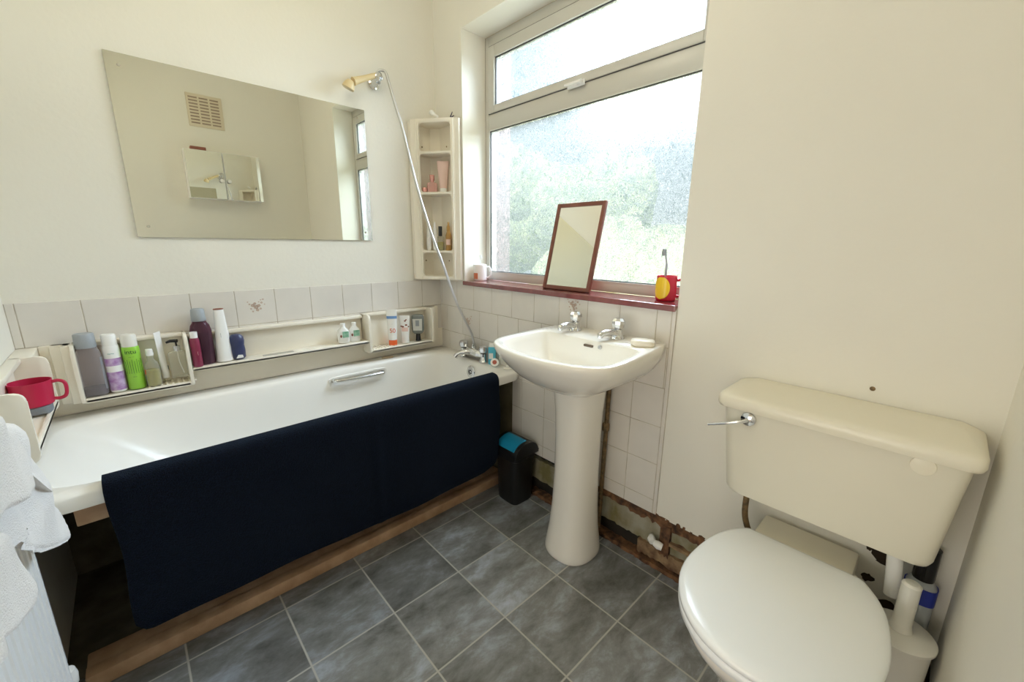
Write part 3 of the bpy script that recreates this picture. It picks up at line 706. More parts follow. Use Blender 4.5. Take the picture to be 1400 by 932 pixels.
# middle shelf
b = thing('small_bottle', 'slim wine red bottle with white cap in front of the plum bottle', 'bottle')
part('bottle_body', [(0, 0), (.014, 0), (.016, .004), (.016, .105), (.012, .115), (0, .115)], 'wine', b)
part('cap', [(0, .115), (.0125, .115), (.0125, .138), (0, .140)], 'white', b)
text('lettering', '-~-', .012, 'pink', b, (0, 0, .055), rad=.0164, vertical=True)
place(b, (-1.193, -.086, ZM), R_(8))
b = thing('mouthwash_bottle', 'tall plum mouthwash bottle with grey cap, beside white bottle', 'bottle')
part('bottle_body', [(0, 0), (.032, 0), (.036, .006), (.036, .135), (.031, .158), (.024, .168), (.022, .176), (0, .176)], 'clearwine', b, 1, .72)
part('liquid', [(0, .002), (.030, .002), (.034, .008), (.034, .125), (0, .126)], 'purpleliq', b, 1, .70)
part('cap', [(0, .176), (.024, .176), (.0245, .180), (.022, .220), (.019, .224), (0, .224)], 'greycap', b, n=20)
place(b, (-1.165, -.044, ZM-.003), 0)
b = thing('shampoo_bottle', 'tall white tapered bottle between plum mouthwash and dark blue deodorant', 'bottle')
bm = B(); rings = []
for k in range(10):
    t_ = k/9; z = .212*t_; a = .030-.013*t_; c_ = .022-.009*t_
    rings.append(srect(0, 0, a, c_, 2.6, z, 32))
loft(bm, rings); obj('bottle_body', bm, 'white', b, ang=60)
bm = B(); loft(bm, [srect(0, 0, .0175, .0135, 2.4, .2125, 32), srect(0, 0, .0175, .0135, 2.4, .216, 32)]); obj('cap', bm, 'brownprint', b)
text('lettering', '----', .014, 'greyprint', b, (-.012, -.0205, .11), vertical=True)
place(b, (-1.098, -.052, ZM), R_(10))
b = thing('roll_on_deodorant', 'dark blue rounded roll-on deodorant standing on the middle shelf', 'deodorant')
part('deodorant_body', [(0, 0), (.019, 0), (.024, .006), (.025, .035), (.023, .055), (0, .055)], 'navycap', b, 1.1, .8)
part('cap', [(0, .055), (.0235, .055), (.026, .075), (.024, .092), (.016, .103), (0, .106)], 'navycap', b, 1.05, .8)
bm = B(); loft(bm, [[(x, -.0205-.0004*k, z) for x, z in ((-.012, .006), (.014, .006), (.012, .018), (-.004, .020))] for k in range(2)]); obj('label', bm, 'white', b)
place(b, (-1.052, -.055, ZM), 0)
def milk(label, green, loc, rz):
    b = thing('lotion_bottle', label, 'bottle')
    bm = B(); loft(bm, [srect(0, 0, a, c_, 3.2, z, 32) for a, c_, z in ((.022, .012, 0), (.027, .016, .005), (.028, .0165, .05), (.024, .015, .064), (.012, .011, .076), (.009, .009, .082))]); obj('bottle_body', bm, 'white', b, ang=50)
    part('cap', [(0, .082), (.0105, .082), (.0105, .096), (0, .098)], 'white', b, n=16)
    bm = B(); loft(bm, [[(x, y, z) for x, z in ((-.006, .028), (.023, .028), (.023, .058), (-.006, .058))] for y in (-.0158, -.0175)]); obj('label', bm, 'palegreen', b)
    bm = B(); mq = Matrix.Rotation(R_(90), 4, 'X'); lathe(bm, [(0, 0), (.007, 0), (.007, .001), (0, .001)], (-.013, -.0166, .036), mat4=mq, n=14, sx=.7); obj('picture_spot', bm, 'brownprint', b)
    place(b, loc, rz); return b
milk('small white lotion bottle with green label, left of the matching pair', 'a', (-.612, -.060, ZM), R_(-12))
milk('small white lotion bottle with green label, right of the matching pair', 'b', (-.552, -.046, ZM-.003), R_(-12))
# right unit
b = thing('sunscreen_tube', 'tall white sunscreen tube marked 50 with an orange cap', 'tube')
tubebottle(b, .056, .192, .0215, 'white', 'orange', .028)
bm = B(); rings = []
for z in (.142, .156):
    t_ = (z-.028)/(.192-.028); a = .0215+(.028-.0215)*t_; c_ = .0215*(1-t_)+.0012*t_
    rings.append([((a+.0006)*cos(R_(-170+i*8)), (c_+.0006)*sin(R_(-170+i*8)), z) for i in range(21)])
rings = [[(x*.97, y*.9, z) for x, y, z in rings[0]], rings[0], rings[1], [(x*.97, y*.9, z) for x, y, z in rings[1]]]
loft(bm, rings, False, False, closed=False); obj('blue_band', bm, 'skyprint', b)
tx = text('lettering', '50', .032, 'orange', b, (.003, -.0185, .078)); 
for v in tx.data.vertices: v.co.y = -.0225+(v.co.z-.03)*.122
text('small_lettering', '---', .008, 'greyprint', b, (.003, -.0145, .115))
place(b, (-.350, -.055, Z1), R_(-35))
b = thing('cream_tube', 'white cream tube with brown leaf print beside the sunscreen', 'tube')
tubebottle(b, .058, .150, .019, 'white', 'white', .024)
bm = B()
def conform(x, z, off=.0008):
    t_ = (z-.024)/(.150-.024); a = .019+(.029-.019)*t_; c_ = .019*(1-t_)+.0012*t_
    return -(c_*math.sqrt(max(0, 1-(x/a)**2))+off)
def decal(bm, x0_, x1_, z0_, z1_, mi=0):
    nx_ = 6; rows_ = []
    for z in (z0_, z1_): rows_.append([(x0_+(x1_-x0_)*i/nx_, conform(x0_+(x1_-x0_)*i/nx_, z), z) for i in range(nx_+1)])
    loft(bm, rows_, False, False, closed=False, mi=mi)
decal(bm, -.017, .017, .064, .086); obj('brown_label', bm, 'pink', b)
bm = B()
for dx, dz, s in ((-.018, .092, .006), (-.010, .090, .007), (.008, .099, .007), (.019, .090, .006), (.002, .121, .006), (.008, .127, .005)):
    f = [bm.verts.new((dx+s*cos(k*pi/3), conform(dx, dz, .0012), dz+s*.7*sin(k*pi/3))) for k in range(6)]; g = [bm.verts.new(v.co+Vector((0, .0015, 0))) for v in f]
    bm.faces.new(f); bm.faces.new(g[::-1])
    for k in range(6): bm.faces.new((f[k], f[(k+1) % 6], g[(k+1) % 6], g[k]))
obj('leaf_print', bm, 'brownprint', b, smooth=False)
place(b, (-.275, -.055, Z1), R_(-38))
b = thing('shower_gel_bottle', 'silver and black upside-down bottle on its black cap, rightmost on shelf', 'bottle')
bm = B(); loft(bm, [srect(0, 0, a, c_, 2.8, z, 32) for a, c_, z in ((.020, .012, .040), (.030, .018, .048), (.034, .020, .065), (.034, .020, .135), (.030, .018, .144), (.026, .014, .146))]); obj('bottle_body', bm, mat('grey_green_plastic', (.18, .20, .19), .25), b, ang=50)
part('cap', [(0, 0), (.016, 0), (.014, .006), (.012, .040), (0, .040)], 'blackgloss', b)
bm = B(); loft(bm, [[(x, y, z) for x, z in ((-.024, .06), (.024, .06), (.026, .125), (-.026, .125))] for y in (-.0165, -.0208)]); obj('label', bm, mat('silver_label', (.6, .6, .56), .3), b)
bm = B(); loft(bm, [[(x, y, z) for x, z in ((-.010, .085), (.010, .085), (.010, .118), (-.010, .118))] for y in (-.0208, -.0214)]); obj('label_patch', bm, 'greyprint', b)
place(b, (-.195, -.055, Z1), R_(-38))

# red beaker on grey sponge
b = thing('bath_sponge', 'flat grey sponge beneath the red beaker', 'sponge')
bm = B(); loft(bm, [srect(0, 0, .045-i_, .040-i_, 4, z, 40) for i_, z in ((.004, 0), (0, .004), (0, .024), (.004, .028))]); sp_ = obj('sponge_block', bm, 'sponge', b)
b.scale = (.8, .8, .8); place(b, (-1.600, -.305, .7415), R_(0))
b = thing('plastic_beaker', 'magenta red plastic beaker with handle on the left corner shelf', 'mug')
bm = B(); lathe(bm, [(0, 0), (.050, 0), (.053, .003), (.058, .082), (.0585, .084), (.056, .084), (.051, .006), (0, .005)], n=40); obj('cup', bm, 'red', b)
bm = B(); tube(bm, spline([(.055, 0, .074), (.075, 0, .076), (.090, 0, .066), (.092, 0, .042), (.086, 0, .020), (.070, 0, .012), (.053, 0, .014)], 6), .0058, 12); obj('handle', bm, 'red', b)
b.scale = (.76, .76, .84); place(b, (-1.598, -.300, .765), R_(-8))

# bottle and dish on the tub corner
b = thing('blue_bottle', 'small blue bottle beside the bath tap on the bathtub corner', 'bottle')
bm = B(); loft(bm, [srect(0, 0, a, .013, 4, z, 32) for a, z in ((.018, 0), (.020, .004), (.020, .085), (.017, .092))]); obj('bottle_body', bm, 'cyan', b)
bm = B(); loft(bm, [srect(0, 0, a, .011, 4, z, 32) for a, z in ((.017, .092), (.016, .108), (.013, .110))]); obj('cap', bm, 'white', b)
bm = B(); loft(bm, [[(x, y, z) for x, z in ((-.016, .03), (.006, .03), (.006, .06), (-.016, .06))] for y in (-.0128, -.0137)]); obj('label', bm, 'white', b)
place(b, (-.035, -.508, Zr+.0005), R_(-45))
b = thing('small_pot', 'little round pot with a red and white picture lid leaning by blue bottle', 'pot')
mt = Matrix.Rotation(R_(-58), 4, 'Y')
bm = B(); lathe(bm, [(0, 0), (.020, 0), (.021, .003), (.021, .014), (0, .014)], (0, 0, .0185), mat4=mt); obj('pot_body', bm, 'white', b)
bm = B(); lathe(bm, [(0, .0142), (.011, .0142), (.011, .0152), (0, .0152)], (0, 0, .0185), mat4=mt); obj('picture_lid', bm, mat('red_picture', (.45, .10, .07), .4), b)
place(b, (-.056, -.553, Zr+.0005), R_(45))
b = thing('plug', 'small cream plug with raised tab on the bathtub corner', 'plug')
bm = B(); lathe(bm, [(0, 0), (.021, 0), (.022, .002), (.018, .005), (.006, .006), (0, .006)]); obj('plug_disc', bm, 'bath', b)
bm = B(); box(bm, -.0015, .0015, -.006, .006, .005, .016, bev=.001); obj('plug_tab', bm, 'bath', b)
place(b, (-.030, -.618, Zr+.0005), .6)
bm = B(); lathe(bm, [(0, 0), (.030, 0), (.033, .003), (.030, .008), (.016, .010), (0, .0105)], sx=1, sy=.42); o = obj('soap_sliver', bm, mat('old_soap', (.45, .34, .22), .5)); o.location = (-.385, -.052, Zr+.0005); o.rotation_euler = (0, 0, -.2)
tag(o, 'thin brownish sliver of soap on the rear rim of the bathtub', 'soap')

# cabinet items (plane of the cabinet front faces the camera: rotate -38 deg)
RZ = R_(-38)
b = thing('perfume_bottle', 'small pink perfume bottle with rose cap on upper cabinet shelf', 'bottle')
bm = B(); loft(bm, [srect(0, 0, a, .013, 4, z, 28) for a, z in ((.024, 0), (.027, .003), (.027, .046), (.020, .052), (.010, .053))]); obj('bottle_body', bm, 'clearpink', b, ang=50)
bm = B(); loft(bm, [srect(0, 0, a, .010, 4, z, 28) for a, z in ((.021, .003), (.024, .006), (.024, .03))]); obj('perfume', bm, 'pink', b)
part('cap', [(0, .052), (.009, .052), (.009, .060), (.013, .064), (.013, .090), (0, .092)], 'rosegold', b)
place(b, (-.082, -.072, 1.4965), RZ)
b = thing('cream_pot', 'tiny rose cream pot left of the pink perfume bottle', 'pot')
part('pot_body', [(0, 0), (.012, 0), (.013, .003), (.013, .018), (.011, .024), (0, .025)], 'rosegold', b)
place(b, (-.122, -.058, 1.4965), RZ)
b = thing('lotion_tube', 'pale pink lotion tube standing on its cap on the upper cabinet shelf', 'tube')
tubebottle(b, .062, .158, .019, 'pink', 'white', .022)
place(b, (-.044, -.120, 1.4965), RZ)
for k, (lx, ly) in enumerate(((-.105, -.058), (-.083, -.086))):
    if k == 0:
        b = thing('white_vial', 'slim white capsule-shaped bottle, left one of the pair in the cabinet', 'bottle')
        part('vial_body', [(0, 0), (.009, 0), (.013, .010), (.0135, .05), (.010, .11), (.005, .148), (0, .151)], 'white', b); place(b, (lx, ly, 1.1965), 0); first = b
    else:
        r2 = first.copy(); C.objects.link(r2); r2.location = (lx, ly, 1.1965); r2['label'] = 'slim white capsule-shaped bottle, right one of the pair in the cabinet'
        for ch in list(first.children):
            c2 = ch.copy(); C.objects.link(c2); c2.parent = r2
b = thing('perfume_bottle', 'clear perfume bottle with square black cap on lower cabinet shelf', 'bottle')
bm = B(); loft(bm, [srect(0, 0, a, .009, 5, z, 28) for a, z in ((.016, 0), (.018, .003), (.018, .070), (.012, .076))]); obj('bottle_body', bm, 'clear', b, ang=50)
bm = B(); loft(bm, [srect(0, 0, a, .007, 5, z, 28) for a, z in ((.015, .003), (.016, .006), (.016, .045))]); obj('perfume', bm, 'oil', b)
bm = B(); box(bm, -.010, .010, -.008, .008, .076, .128, bev=.002); obj('cap', bm, 'blackgloss', b)
place(b, (-.058, -.100, 1.1965), RZ)
b = thing('serum_bottle', 'amber serum bottle with clear spray cap on lower cabinet shelf', 'bottle')
part('bottle_body', [(0, 0), (.014, 0), (.016, .004), (.016, .080), (.010, .096), (.008, .102), (0, .102)], 'clearamber', b)
part('serum', [(0, .003), (.013, .003), (.0145, .006), (.0145, .070), (0, .070)], 'amber', b)
part('spray_cap', [(0, .102), (.009, .102), (.009, .125), (.005, .135), (.004, .150), (0, .151)], 'clearamber', b)
sleeve('label', .016, .03, .06, 'pink', b, a0=-150, a1=-50)
place(b, (-.034, -.142, 1.1965), RZ)
b = thing('bottle_cap', 'small white rounded cap lying on top of the corner cabinet', 'cap')
mt = Matrix.Rotation(R_(68), 4, 'Y'); bm = B(); lathe(bm, [(0, 0), (.006, 0), (.008, .004), (.007, .022), (.012, .030), (.013, .040), (.009, .048), (0, .050)], (0, 0, .008), mat4=mt); obj('cap_body', bm, 'white', b)
b.location = (-.062, -.110, 1.8486+.006); b.rotation_euler = (0, R_(-12), R_(130))
b = thing('hair_clip', 'small dark purple clip standing on top of the corner cabinet', 'clip')
bm = B(); tube(bm, [(0, 0, .002), (.006, 0, .018), (.014, 0, .036)], [.003, .003, .002], 8); tube(bm, [(0, 0, .002), (.010, 0, .012), (.022, 0, .020)], [.003, .003, .002], 8); obj('clip_arm', bm, mat('dark_violet', (.06, .04, .10), .4), b)
place(b, (-.025, -.165, 1.8486), R_(-40))

# ------------------------------------------------------------------ basin
bs = thing('wash_basin', 'cream pedestal wash basin with two chrome taps below the window', 'basin', (-.18, -1.17, 0))
yc = -1.178
OUT = [(0, .236), (-.10, .246), (-.25, .256), (-.34, .256), (-.385, .243), (-.42, .208), (-.450, .14), (-.466, .06), (-.469, 0)]
INN = [(-.140, .15), (-.143, .196), (-.165, .220), (-.28, .232), (-.34, .231), (-.372, .219), (-.402, .183), (-.426, .12), (-.438, .05), (-.440, 0)]
def dring(half, k, z_f, z_b, N=96, cx=-.25):
    full = half+[(x, -y) for x, y in half[-2::-1]]
    P_ = [(a.x, a.y) for a in spline([(x, y, 0) for x, y in full], 4)]; P_.append(P_[0]); out = []
    for i in range(N):
        t = 2*pi*i/N; d = (cos(t), sin(t)); best = None
        for (ax, ay), (bx_, by_) in zip(P_[:-1], P_[1:]):
            ax, bx_ = ax-cx, bx_-cx; ex, ey = bx_-ax, by_-ay; den = d[0]*ey-d[1]*ex
            if abs(den) < 1e-12: continue
            l = (ax*ey-ay*ex)/den; u_ = (ax*d[1]-ay*d[0])/den
            if l > 0 and -1e-6 <= u_ <= 1+1e-6: best = l if best is None else max(best, l)
        kx, ky = k if isinstance(k, tuple) else (k, k)
        x = cx+d[0]*best*(kx if d[0] < 0 else 1 if isinstance(k, tuple) else kx); y = d[1]*best*ky
        out.append((x, yc+y, z_b+(z_f-z_b)*max(0, min(1, -x/.47))))
    return out
bm = B()
rings = [dring(OUT, (.02, .20), .728, .722), dring(OUT, (.30, .36), .734, .724), dring(OUT, (.50, .52), .754, .738), dring(OUT, (.68, .70), .782, .765), dring(OUT, (.83, .84), .814, .80), dring(OUT, (.935, .945), .845, .84), dring(OUT, (.985, .988), .862, .872),
         dring(OUT, (1, 1), .876, .890), dring(OUT, (.995, .997), .883, .898), dring(OUT, (.978, .984), .8855, .902),
         dring(INN, 1.01, .8845, .899), dring(INN, .99, .880, .895), dring(INN, .955, .860, .875), dring(INN, .88, .82, .83), dring(INN, .74, .785, .79), dring(INN, .50, .765, .768), dring(INN, .2, .756, .757)]
loft(bm, rings); obj('basin_bowl', bm, 'basin', bs, ang=75)
def ped_ring(cx, cy, rx, ry, z, n=2.4): return srect(cx, cy, rx, ry, n, z, 56)
bm = B(); cyp = -1.160
loft(bm, [ped_ring(-.150, cyp, .108, .102, .001), ped_ring(-.150, cyp, .112, .106, .012), ped_ring(-.150, cyp, .110, .104, .03), ped_ring(-.148, cyp, .097, .092, .12), ped_ring(-.147, cyp, .090, .085, .22), ped_ring(-.147, cyp, .086, .081, .36), ped_ring(-.148, cyp, .086, .081, .50), ped_ring(-.150, cyp, .089, .085, .62), ped_ring(-.152, cyp, .095, .093, .70), ped_ring(-.157, cyp, .098, .098, .742)])
obj('pedestal', bm, 'basin', bs, ang=60)
bm = B(); prism(bm, [(p[0]-.30+.30, p[1]) for p in []] or corner_r([(-1.205, .868), (-1.165, .868), (-1.165, .877), (-1.205, .877)], .0035, (0, 1, 2, 3)), 'x', -.150, -.1445); 
obj('overflow_slot', bm, mat('slot_brown', (.12, .08, .05), .5), bs)
bm = B(); lathe(bm, [(0, 0), (.008, 0), (.007, .003), (0, .003)], (-.147, -1.235, .876), mat4=Matrix.Rotation(R_(-75), 4, 'Y'), n=16); obj('chain_stay', bm, 'chrome_dull', bs)
def pillar(label, y, rot):
    t = thing('basin_tap', label, 'tap', (0, 0, 0))
    bm = B(); lathe(bm, [(0, 0), (.024, 0), (.025, .004), (.021, .010), (.017, .018), (.016, .032), (.014, .036), (0, .036)]); obj('tap_body', bm, 'chrome', t)
    bm = B(); tube(bm, spline([(-.005, 0, .020), (-.035, 0, .028), (-.065, 0, .028), (-.082, 0, .022), (-.084, 0, .012)], 5), [.014]*4+[.0125]*6+[.011]*6+[.010]*5, 14); obj('spout', bm, 'chrome', t)
    bm = B(); lathe(bm, [(0, .036), (.012, .036), (.021, .044), (.025, .058), (.024, .068), (.017, .078), (0, .080)], n=9); obj('knob', bm, 'chrome', t, ang=20)
    t.location = (-.062, y, .8965); t.rotation_euler = (0, 0, rot); return t
ta = pillar('left chrome pillar tap with faceted knob on the basin', -1.055, R_(-6))
tb = ta.copy(); C.objects.link(tb); tb['label'] = 'right chrome pillar tap with faceted knob, beside the soap'; tb.location = (-.060, -1.250, .8965); tb.rotation_euler = (0, 0, R_(-14))
for ch in list(ta.children): c2 = ch.copy(); C.objects.link(c2); c2.parent = tb
bm = B(); loft(bm, [srect(0, 0, a, b_, 3.2, z, 40) for a, b_, z in ((.030, .022, 0), (.039, .029, .006), (.041, .031, .013), (.038, .028, .021), (.028, .019, .024))])
o = obj('soap_bar', bm, 'soap', ang=70); o.location = (-.088, -1.368, .8965); o.rotation_euler = (0, 0, R_(-62)); tag(o, 'cream bar of soap on the right rear corner of the basin', 'soap')
# waste / supply pipe and silicone blobs
bm = B(); tube(bm, [(-.022, -1.205, .70), (-.022, -1.205, .62), (-.022, -1.198, .05)], .009, 12); sp = obj('supply_pipe', bm, 'copper'); tag(sp, 'old brown copper supply pipe beside the basin pedestal', 'pipe')
bm = B(); lathe(bm, [(0, 0), (.013, 0), (.014, .004), (.014, .03), (.012, .034), (0, .034)], (-.022, -1.202, .50), n=6); obj('pipe_joint', bm, 'copper', sp)
bm = B(); tube(bm, [(-.008, -1.432, .132), (-.024, -1.440, .134), (-.034, -1.450, .132)], [.012, .016, .013], 12); tube(bm, [(-.03, -1.455, .130), (-.030, -1.470, .128), (-.026, -1.485, .125)], [.012, .016, .013], 12)
tag(obj('pipe_stub', bm, 'white'), 'white capped plastic pipe stub sticking out of the damaged skirting', 'pipe')
bm = B(); tube(bm, [(-.085, -1.040, .004), (-.09, -1.035, .03), (-.08, -1.035, .055)], [.009, .012, .009], 10); tag(obj('pipe_bracket', bm, 'white'), 'small white pipe clip at the foot of the pedestal near the bin', 'pipe')

# ------------------------------------------------------------------ window sill items
hm = thing('framed_mirror', 'small mirror in a red-brown wooden frame leaning on the window sill', 'mirror')
w, h, fw = .262, .385, .018
bm = B()
for a in ((-w/2, -w/2+fw, 0, .014, 0, h), (w/2-fw, w/2, 0, .014, 0, h), (-w/2+fw, w/2-fw, 0, .014, 0, fw), (-w/2+fw, w/2-fw, 0, .014, h-fw, h)): box(bm, *a, bev=.002)
obj('frame', bm, 'framewood', hm)
bm = B(); box(bm, -w/2+fw-.002, w/2-fw+.002, .004, .007, fw-.002, h-fw+.002); obj('mirror_glass', bm, 'mirror2', hm, smooth=False)
bm = B(); box(bm, -w/2+.004, w/2-.004, .0075, .013, .004, h-.004); obj('backing_board', bm, 'brownprint', hm, smooth=False)
# local -y is the front; turn it to face the room (-x) and lean it back
hm.rotation_euler = Euler((R_(-13.5), 0, R_(-90)), 'XYZ'); hm.location = (.047, -.900, ZS+.0022)
def mug(name, label, bodym, loc, rz, r=.036, h=.088):
    t = thing(name, label, 'mug'); bm = B(); lathe(bm, [(0, 0), (r-.004, 0), (r-.001, .003), (r, .010), (r, h-.002), (r-.002, h), (r-.004, h-.002), (r-.004, .008), (0, .007)], n=36); obj('cup', bm, bodym, t)
    bm = B(); tube(bm, spline([(r-.002, 0, h*.82), (r+.014, 0, h*.84), (r+.024, 0, h*.62), (r+.022, 0, h*.36), (r+.010, 0, h*.2), (r-.002, 0, h*.2)], 5), .0048, 10); obj('handle', bm, bodym, t)
    return t
mg = mug('ceramic_mug', 'white mug with a small orange motif on the left end of window sill', 'white', (.072, -.282, ZS+.0005), R_(-50))
sleeve('orange_motif', .036, .010, .042, mat('terracotta_print', (.55, .16, .07), .4), mg, a0=-150, a1=-100); place(mg, (.072, -.282, ZS+.0005), R_(-50))
def brush(label, loc, rot, m_, parentless=True):
    t = thing('toothbrush', label, 'toothbrush'); bm = B(); tube(bm, spline([(0, 0, 0), (.002, 0, .06), (0, 0, .12), (.006, 0, .150), (.008, 0, .176)], 5), [.0035]*6+[.0042]*5+[.003]*4+[.003]*6, 8); obj('brush_handle', bm, m_, t)
    bm = B(); box(bm, .010, .021, -.004, .004, .152, .176, bev=.001); obj('bristles', bm, 'greyprint' if m_ == 'frostgrey' else 'white', t); t.location = loc; t.rotation_euler = rot; return t
M['frostgrey'] = mat('blue_grey_plastic', (.34, .38, .42), .3)
brush('white toothbrush leaning in the white mug', (.078, -.292, ZS+.010), (R_(-4), R_(-6), 0), 'white').scale = (.75, .75, .72)
im = mug('ceramic_mug', 'red and yellow novelty mug on the right end of window sill', 'redmug', (.085, -1.348, ZS+.0005), R_(-62), .036, .090)
bm = B()
def yrow(t, off):
    z = .046+.039*t; w_ = .86*math.sqrt(max(0, 1-t*t*(.9 if t > 0 else 1)))
    return [((.036+off)*cos(R_(-122)+w_*(i/8-1)), (.036+off)*sin(R_(-122)+w_*(i/8-1)), z) for i in range(17)]
ts = [-1+2*k/14 for k in range(15)]
fr_ = [yrow(t, .0022) for t in ts]; bk_ = [yrow(t, -.0005) for t in ts]
grid = [bk_[0]]+fr_+[bk_[-1]]
loft(bm, grid, False, False, closed=False)
for side in (0, 16):
    a_ = [bm.verts.new(r_[side]) for r_ in fr_]; b_ = [bm.verts.new(r_[side]) for r_ in bk_]
    for k in range(14): bm.faces.new((a_[k], a_[k+1], b_[k+1], b_[k]))
bmesh.ops.remove_doubles(bm, verts=bm.verts, dist=1e-5)
obj('yellow_panel', bm, 'yellow', im); place(im, (.085, -1.348, ZS+.0005), R_(-62))
brush('grey toothbrush standing in the red and yellow mug', (.090, -1.340, ZS+.010), (R_(10), R_(-6), R_(150)), 'frostgrey')

# ------------------------------------------------------------------ big wall mirror
wm = thing('wall_mirror', 'large frameless rectangular mirror on the wall above bathtub', 'mirror', (-.85, -.003, 1.545))
bm = B(); box(bm, -1.2968, -.4061, -.0085, -.0035, 1.2449, 1.8448); bm.normal_update()
for f in bm.faces: f.material_index = 0 if f.normal.y < -.5 else 1
obj('mirror_glass', bm, ['mirror', 'mirror_edge'], wm, smooth=False)
for x in (-1.262, -.440):
    for z in (1.282, 1.808):
        bm = B(); lathe(bm, [(0, 0), (.005, 0), (.0045, .002), (0, .003)], (x, -.0083, z), mat4=my, n=16); obj('screw_cap', bm, mat('screw_beige', (.45, .42, .34), .4), wm)

# ------------------------------------------------------------------ behind: vent and mirror cabinet on the south wall, seen in the mirror
vt = thing('air_vent', 'beige louvred air vent high on the rear wall, seen in the mirror', 'vent', (-.70, Y0, 2.1))
bm = B(); box(bm, -.815, -.585, Y0+.001, Y0+.010, 2.10, 2.335, bev=.003); obj('vent_plate', bm, 'vent', vt)
bm = B()
for c_ in range(3):
    for r_ in range(9): box(bm, -.80+c_*.068, -.80+c_*.068+.056, Y0+.0095, Y0+.0105, 2.122+r_*.0225, 2.132+r_*.0225)
obj('vent_slots', bm, mat('slot_shadow', (.36, .28, .23), .8), vt, smooth=False)
bm = B()
for c_ in range(3):
    for r_ in range(9): box(bm, -.80+c_*.068, -.80+c_*.068+.056, Y0+.010, Y0+.015, 2.132+r_*.0225, 2.1365+r_*.0225)
obj('louvre', bm, 'vent', vt, smooth=False)
mc = thing('mirror_cabinet', 'white two-door mirrored wall cabinet on the rear wall, seen in the mirror', 'cabinet', (-.64, Y0+.05, 1.56))
CX0, CX1, CZ0, CZ1, CY = -.892, -.392, 1.560, 1.914, Y0+.100
bm = B(); box(bm, CX0, CX1, Y0+.001, CY-.002, CZ0, CZ1, bev=.003); obj('cabinet_body', bm, 'white', mc)
for a0, a1, kx in ((CX0, -.652, -.675), (-.648, CX1, -.625)):
    bm = B(); box(bm, a0, a1, CY-.001, CY+.014, CZ0, CZ1, bev=.002); d_ = obj('door', bm, 'white', mc)
    bm = B(); box(bm, a0+.004, a1-.004, CY+.0142, CY+.0165, CZ0+.004, CZ1-.004); obj('mirror_glass', bm, 'mirror2', d_, smooth=False)
    bm = B(); lathe(bm, [(0, 0), (.006, 0), (.006, .012), (.014, .018), (.014, .024), (0, .028)], (kx, CY+.0165, 1.70), mat4=Matrix.Rotation(R_(-90), 4, 'X'), n=20); obj('knob', bm, 'white', d_)
bm = B(); box(bm, -.845, -.745, CY-.05, CY+.0, CZ1+.001, CZ1+.026, bev=.004); tag(obj('dark_box', bm, 'brownprint'), 'small dark box lying on top of the mirrored cabinet', 'box')

# ------------------------------------------------------------------ toilet
tp = thing('toilet', 'cream toilet with low cistern and closed white seat lid', 'toilet', (-.3, -1.91, 0))
ty = -1.908
def lidring(z, s=0.0):
    prof = [(-.155, .125), (-.160, .132), (-.18, .147), (-.21, .165), (-.26, .183), (-.33, .194), (-.40, .196), (-.46, .186), (-.51, .164), (-.55, .135), (-.585, .092), (-.603, .045), (-.608, 0)]
    cx = -.38; pts = []
    L_ = [(x, w_) for x, w_ in prof]
    full = [(x, ty+w_) for x, w_ in L_]+[(x, ty-w_) for x, w_ in L_[-2::-1]]
    sp_ = full[:1]+[tuple(q[:2]) for q in spline([(a, b_, 0) for a, b_ in full[1:-1]], 3)]+full[-1:]
    out = []
    for x, y in sp_:
        v = Vector((x-cx, y-ty)); l = v.length; v = v*(1-s/l); out.append((cx+v.x, ty+v.y, z))
    return out
bm = B(); loft(bm, [lidring(.4345, .003), lidring(.4365, 0), lidring(.446, 0), lidring(.4505, .004), lidring(.4535, .014), lidring(.455, .035), lidring(.4553, .09)]); obj('seat_lid', bm, 'seat', tp, ang=60)
bm = B(); loft(bm, [lidring(.412, .004), lidring(.414, .001), lidring(.430, .001), lidring(.4335, .006)]); obj('seat', bm, 'seat', tp, ang=60)
def panring(z, x0_, x1_, hw, n=2.6): return srect((x0_+x1_)/2, ty, (x1_-x0_)/2, hw, n, z, 64)
bm = B(); loft(bm, [panring(.001, -.44, -.09, .105, 3.2), panring(.02, -.445, -.085, .112, 3.2), panring(.10, -.44, -.09, .100, 3), panring(.20, -.455, -.085, .105, 2.8), panring(.30, -.53, -.07, .150, 2.5), panring(.36, -.575, -.07, .178, 2.4), panring(.40, -.592, -.06, .186, 2.5), panring(.411, -.590, -.06, .184, 2.5)]); obj('pan', bm, 'basin', tp, ang=60)
bm = B(); box(bm, -.20, -.018, ty-.108, ty+.118, .34, .432, bev=.008); obj('pan_shelf', bm, 'cisternlid', tp)
bm = B()
def crect(xf, y0_, y1_, z, r=.035): return [(x, y, z) for x, y in corner_r([(-.002, y0_), (xf, y0_), (xf, y1_), (-.002, y1_)], r, (1, 2), 8)]
loft(bm, [crect(-.145, -2.122, -1.725, .538, .04), crect(-.162, -2.134, -1.708, .543, .04), crect(-.167, -2.138, -1.702, .556, .038), crect(-.173, -2.149, -1.686, .70, .036), crect(-.176, -2.158, -1.674, .806, .034)]); ci = obj('cistern', bm, 'cistern', tp, ang=50)
bm = B()
loft(bm, [crect(-.180, -2.162, -1.668, .798, .036), crect(-.185, -2.168, -1.662, .799, .03), crect(-.188, -2.171, -1.659, .808, .03), crect(-.187, -2.170, -1.660, .826, .03), crect(-.182, -2.166, -1.664, .833, .03), crect(-.168, -2.155, -1.675, .838, .026), crect(-.05, -2.13, -1.71, .847, .02)]); obj('cistern_lid', bm, 'cisternlid', tp, ang=60)
mxm = Matrix.Rotation(R_(-90), 4, 'Y')
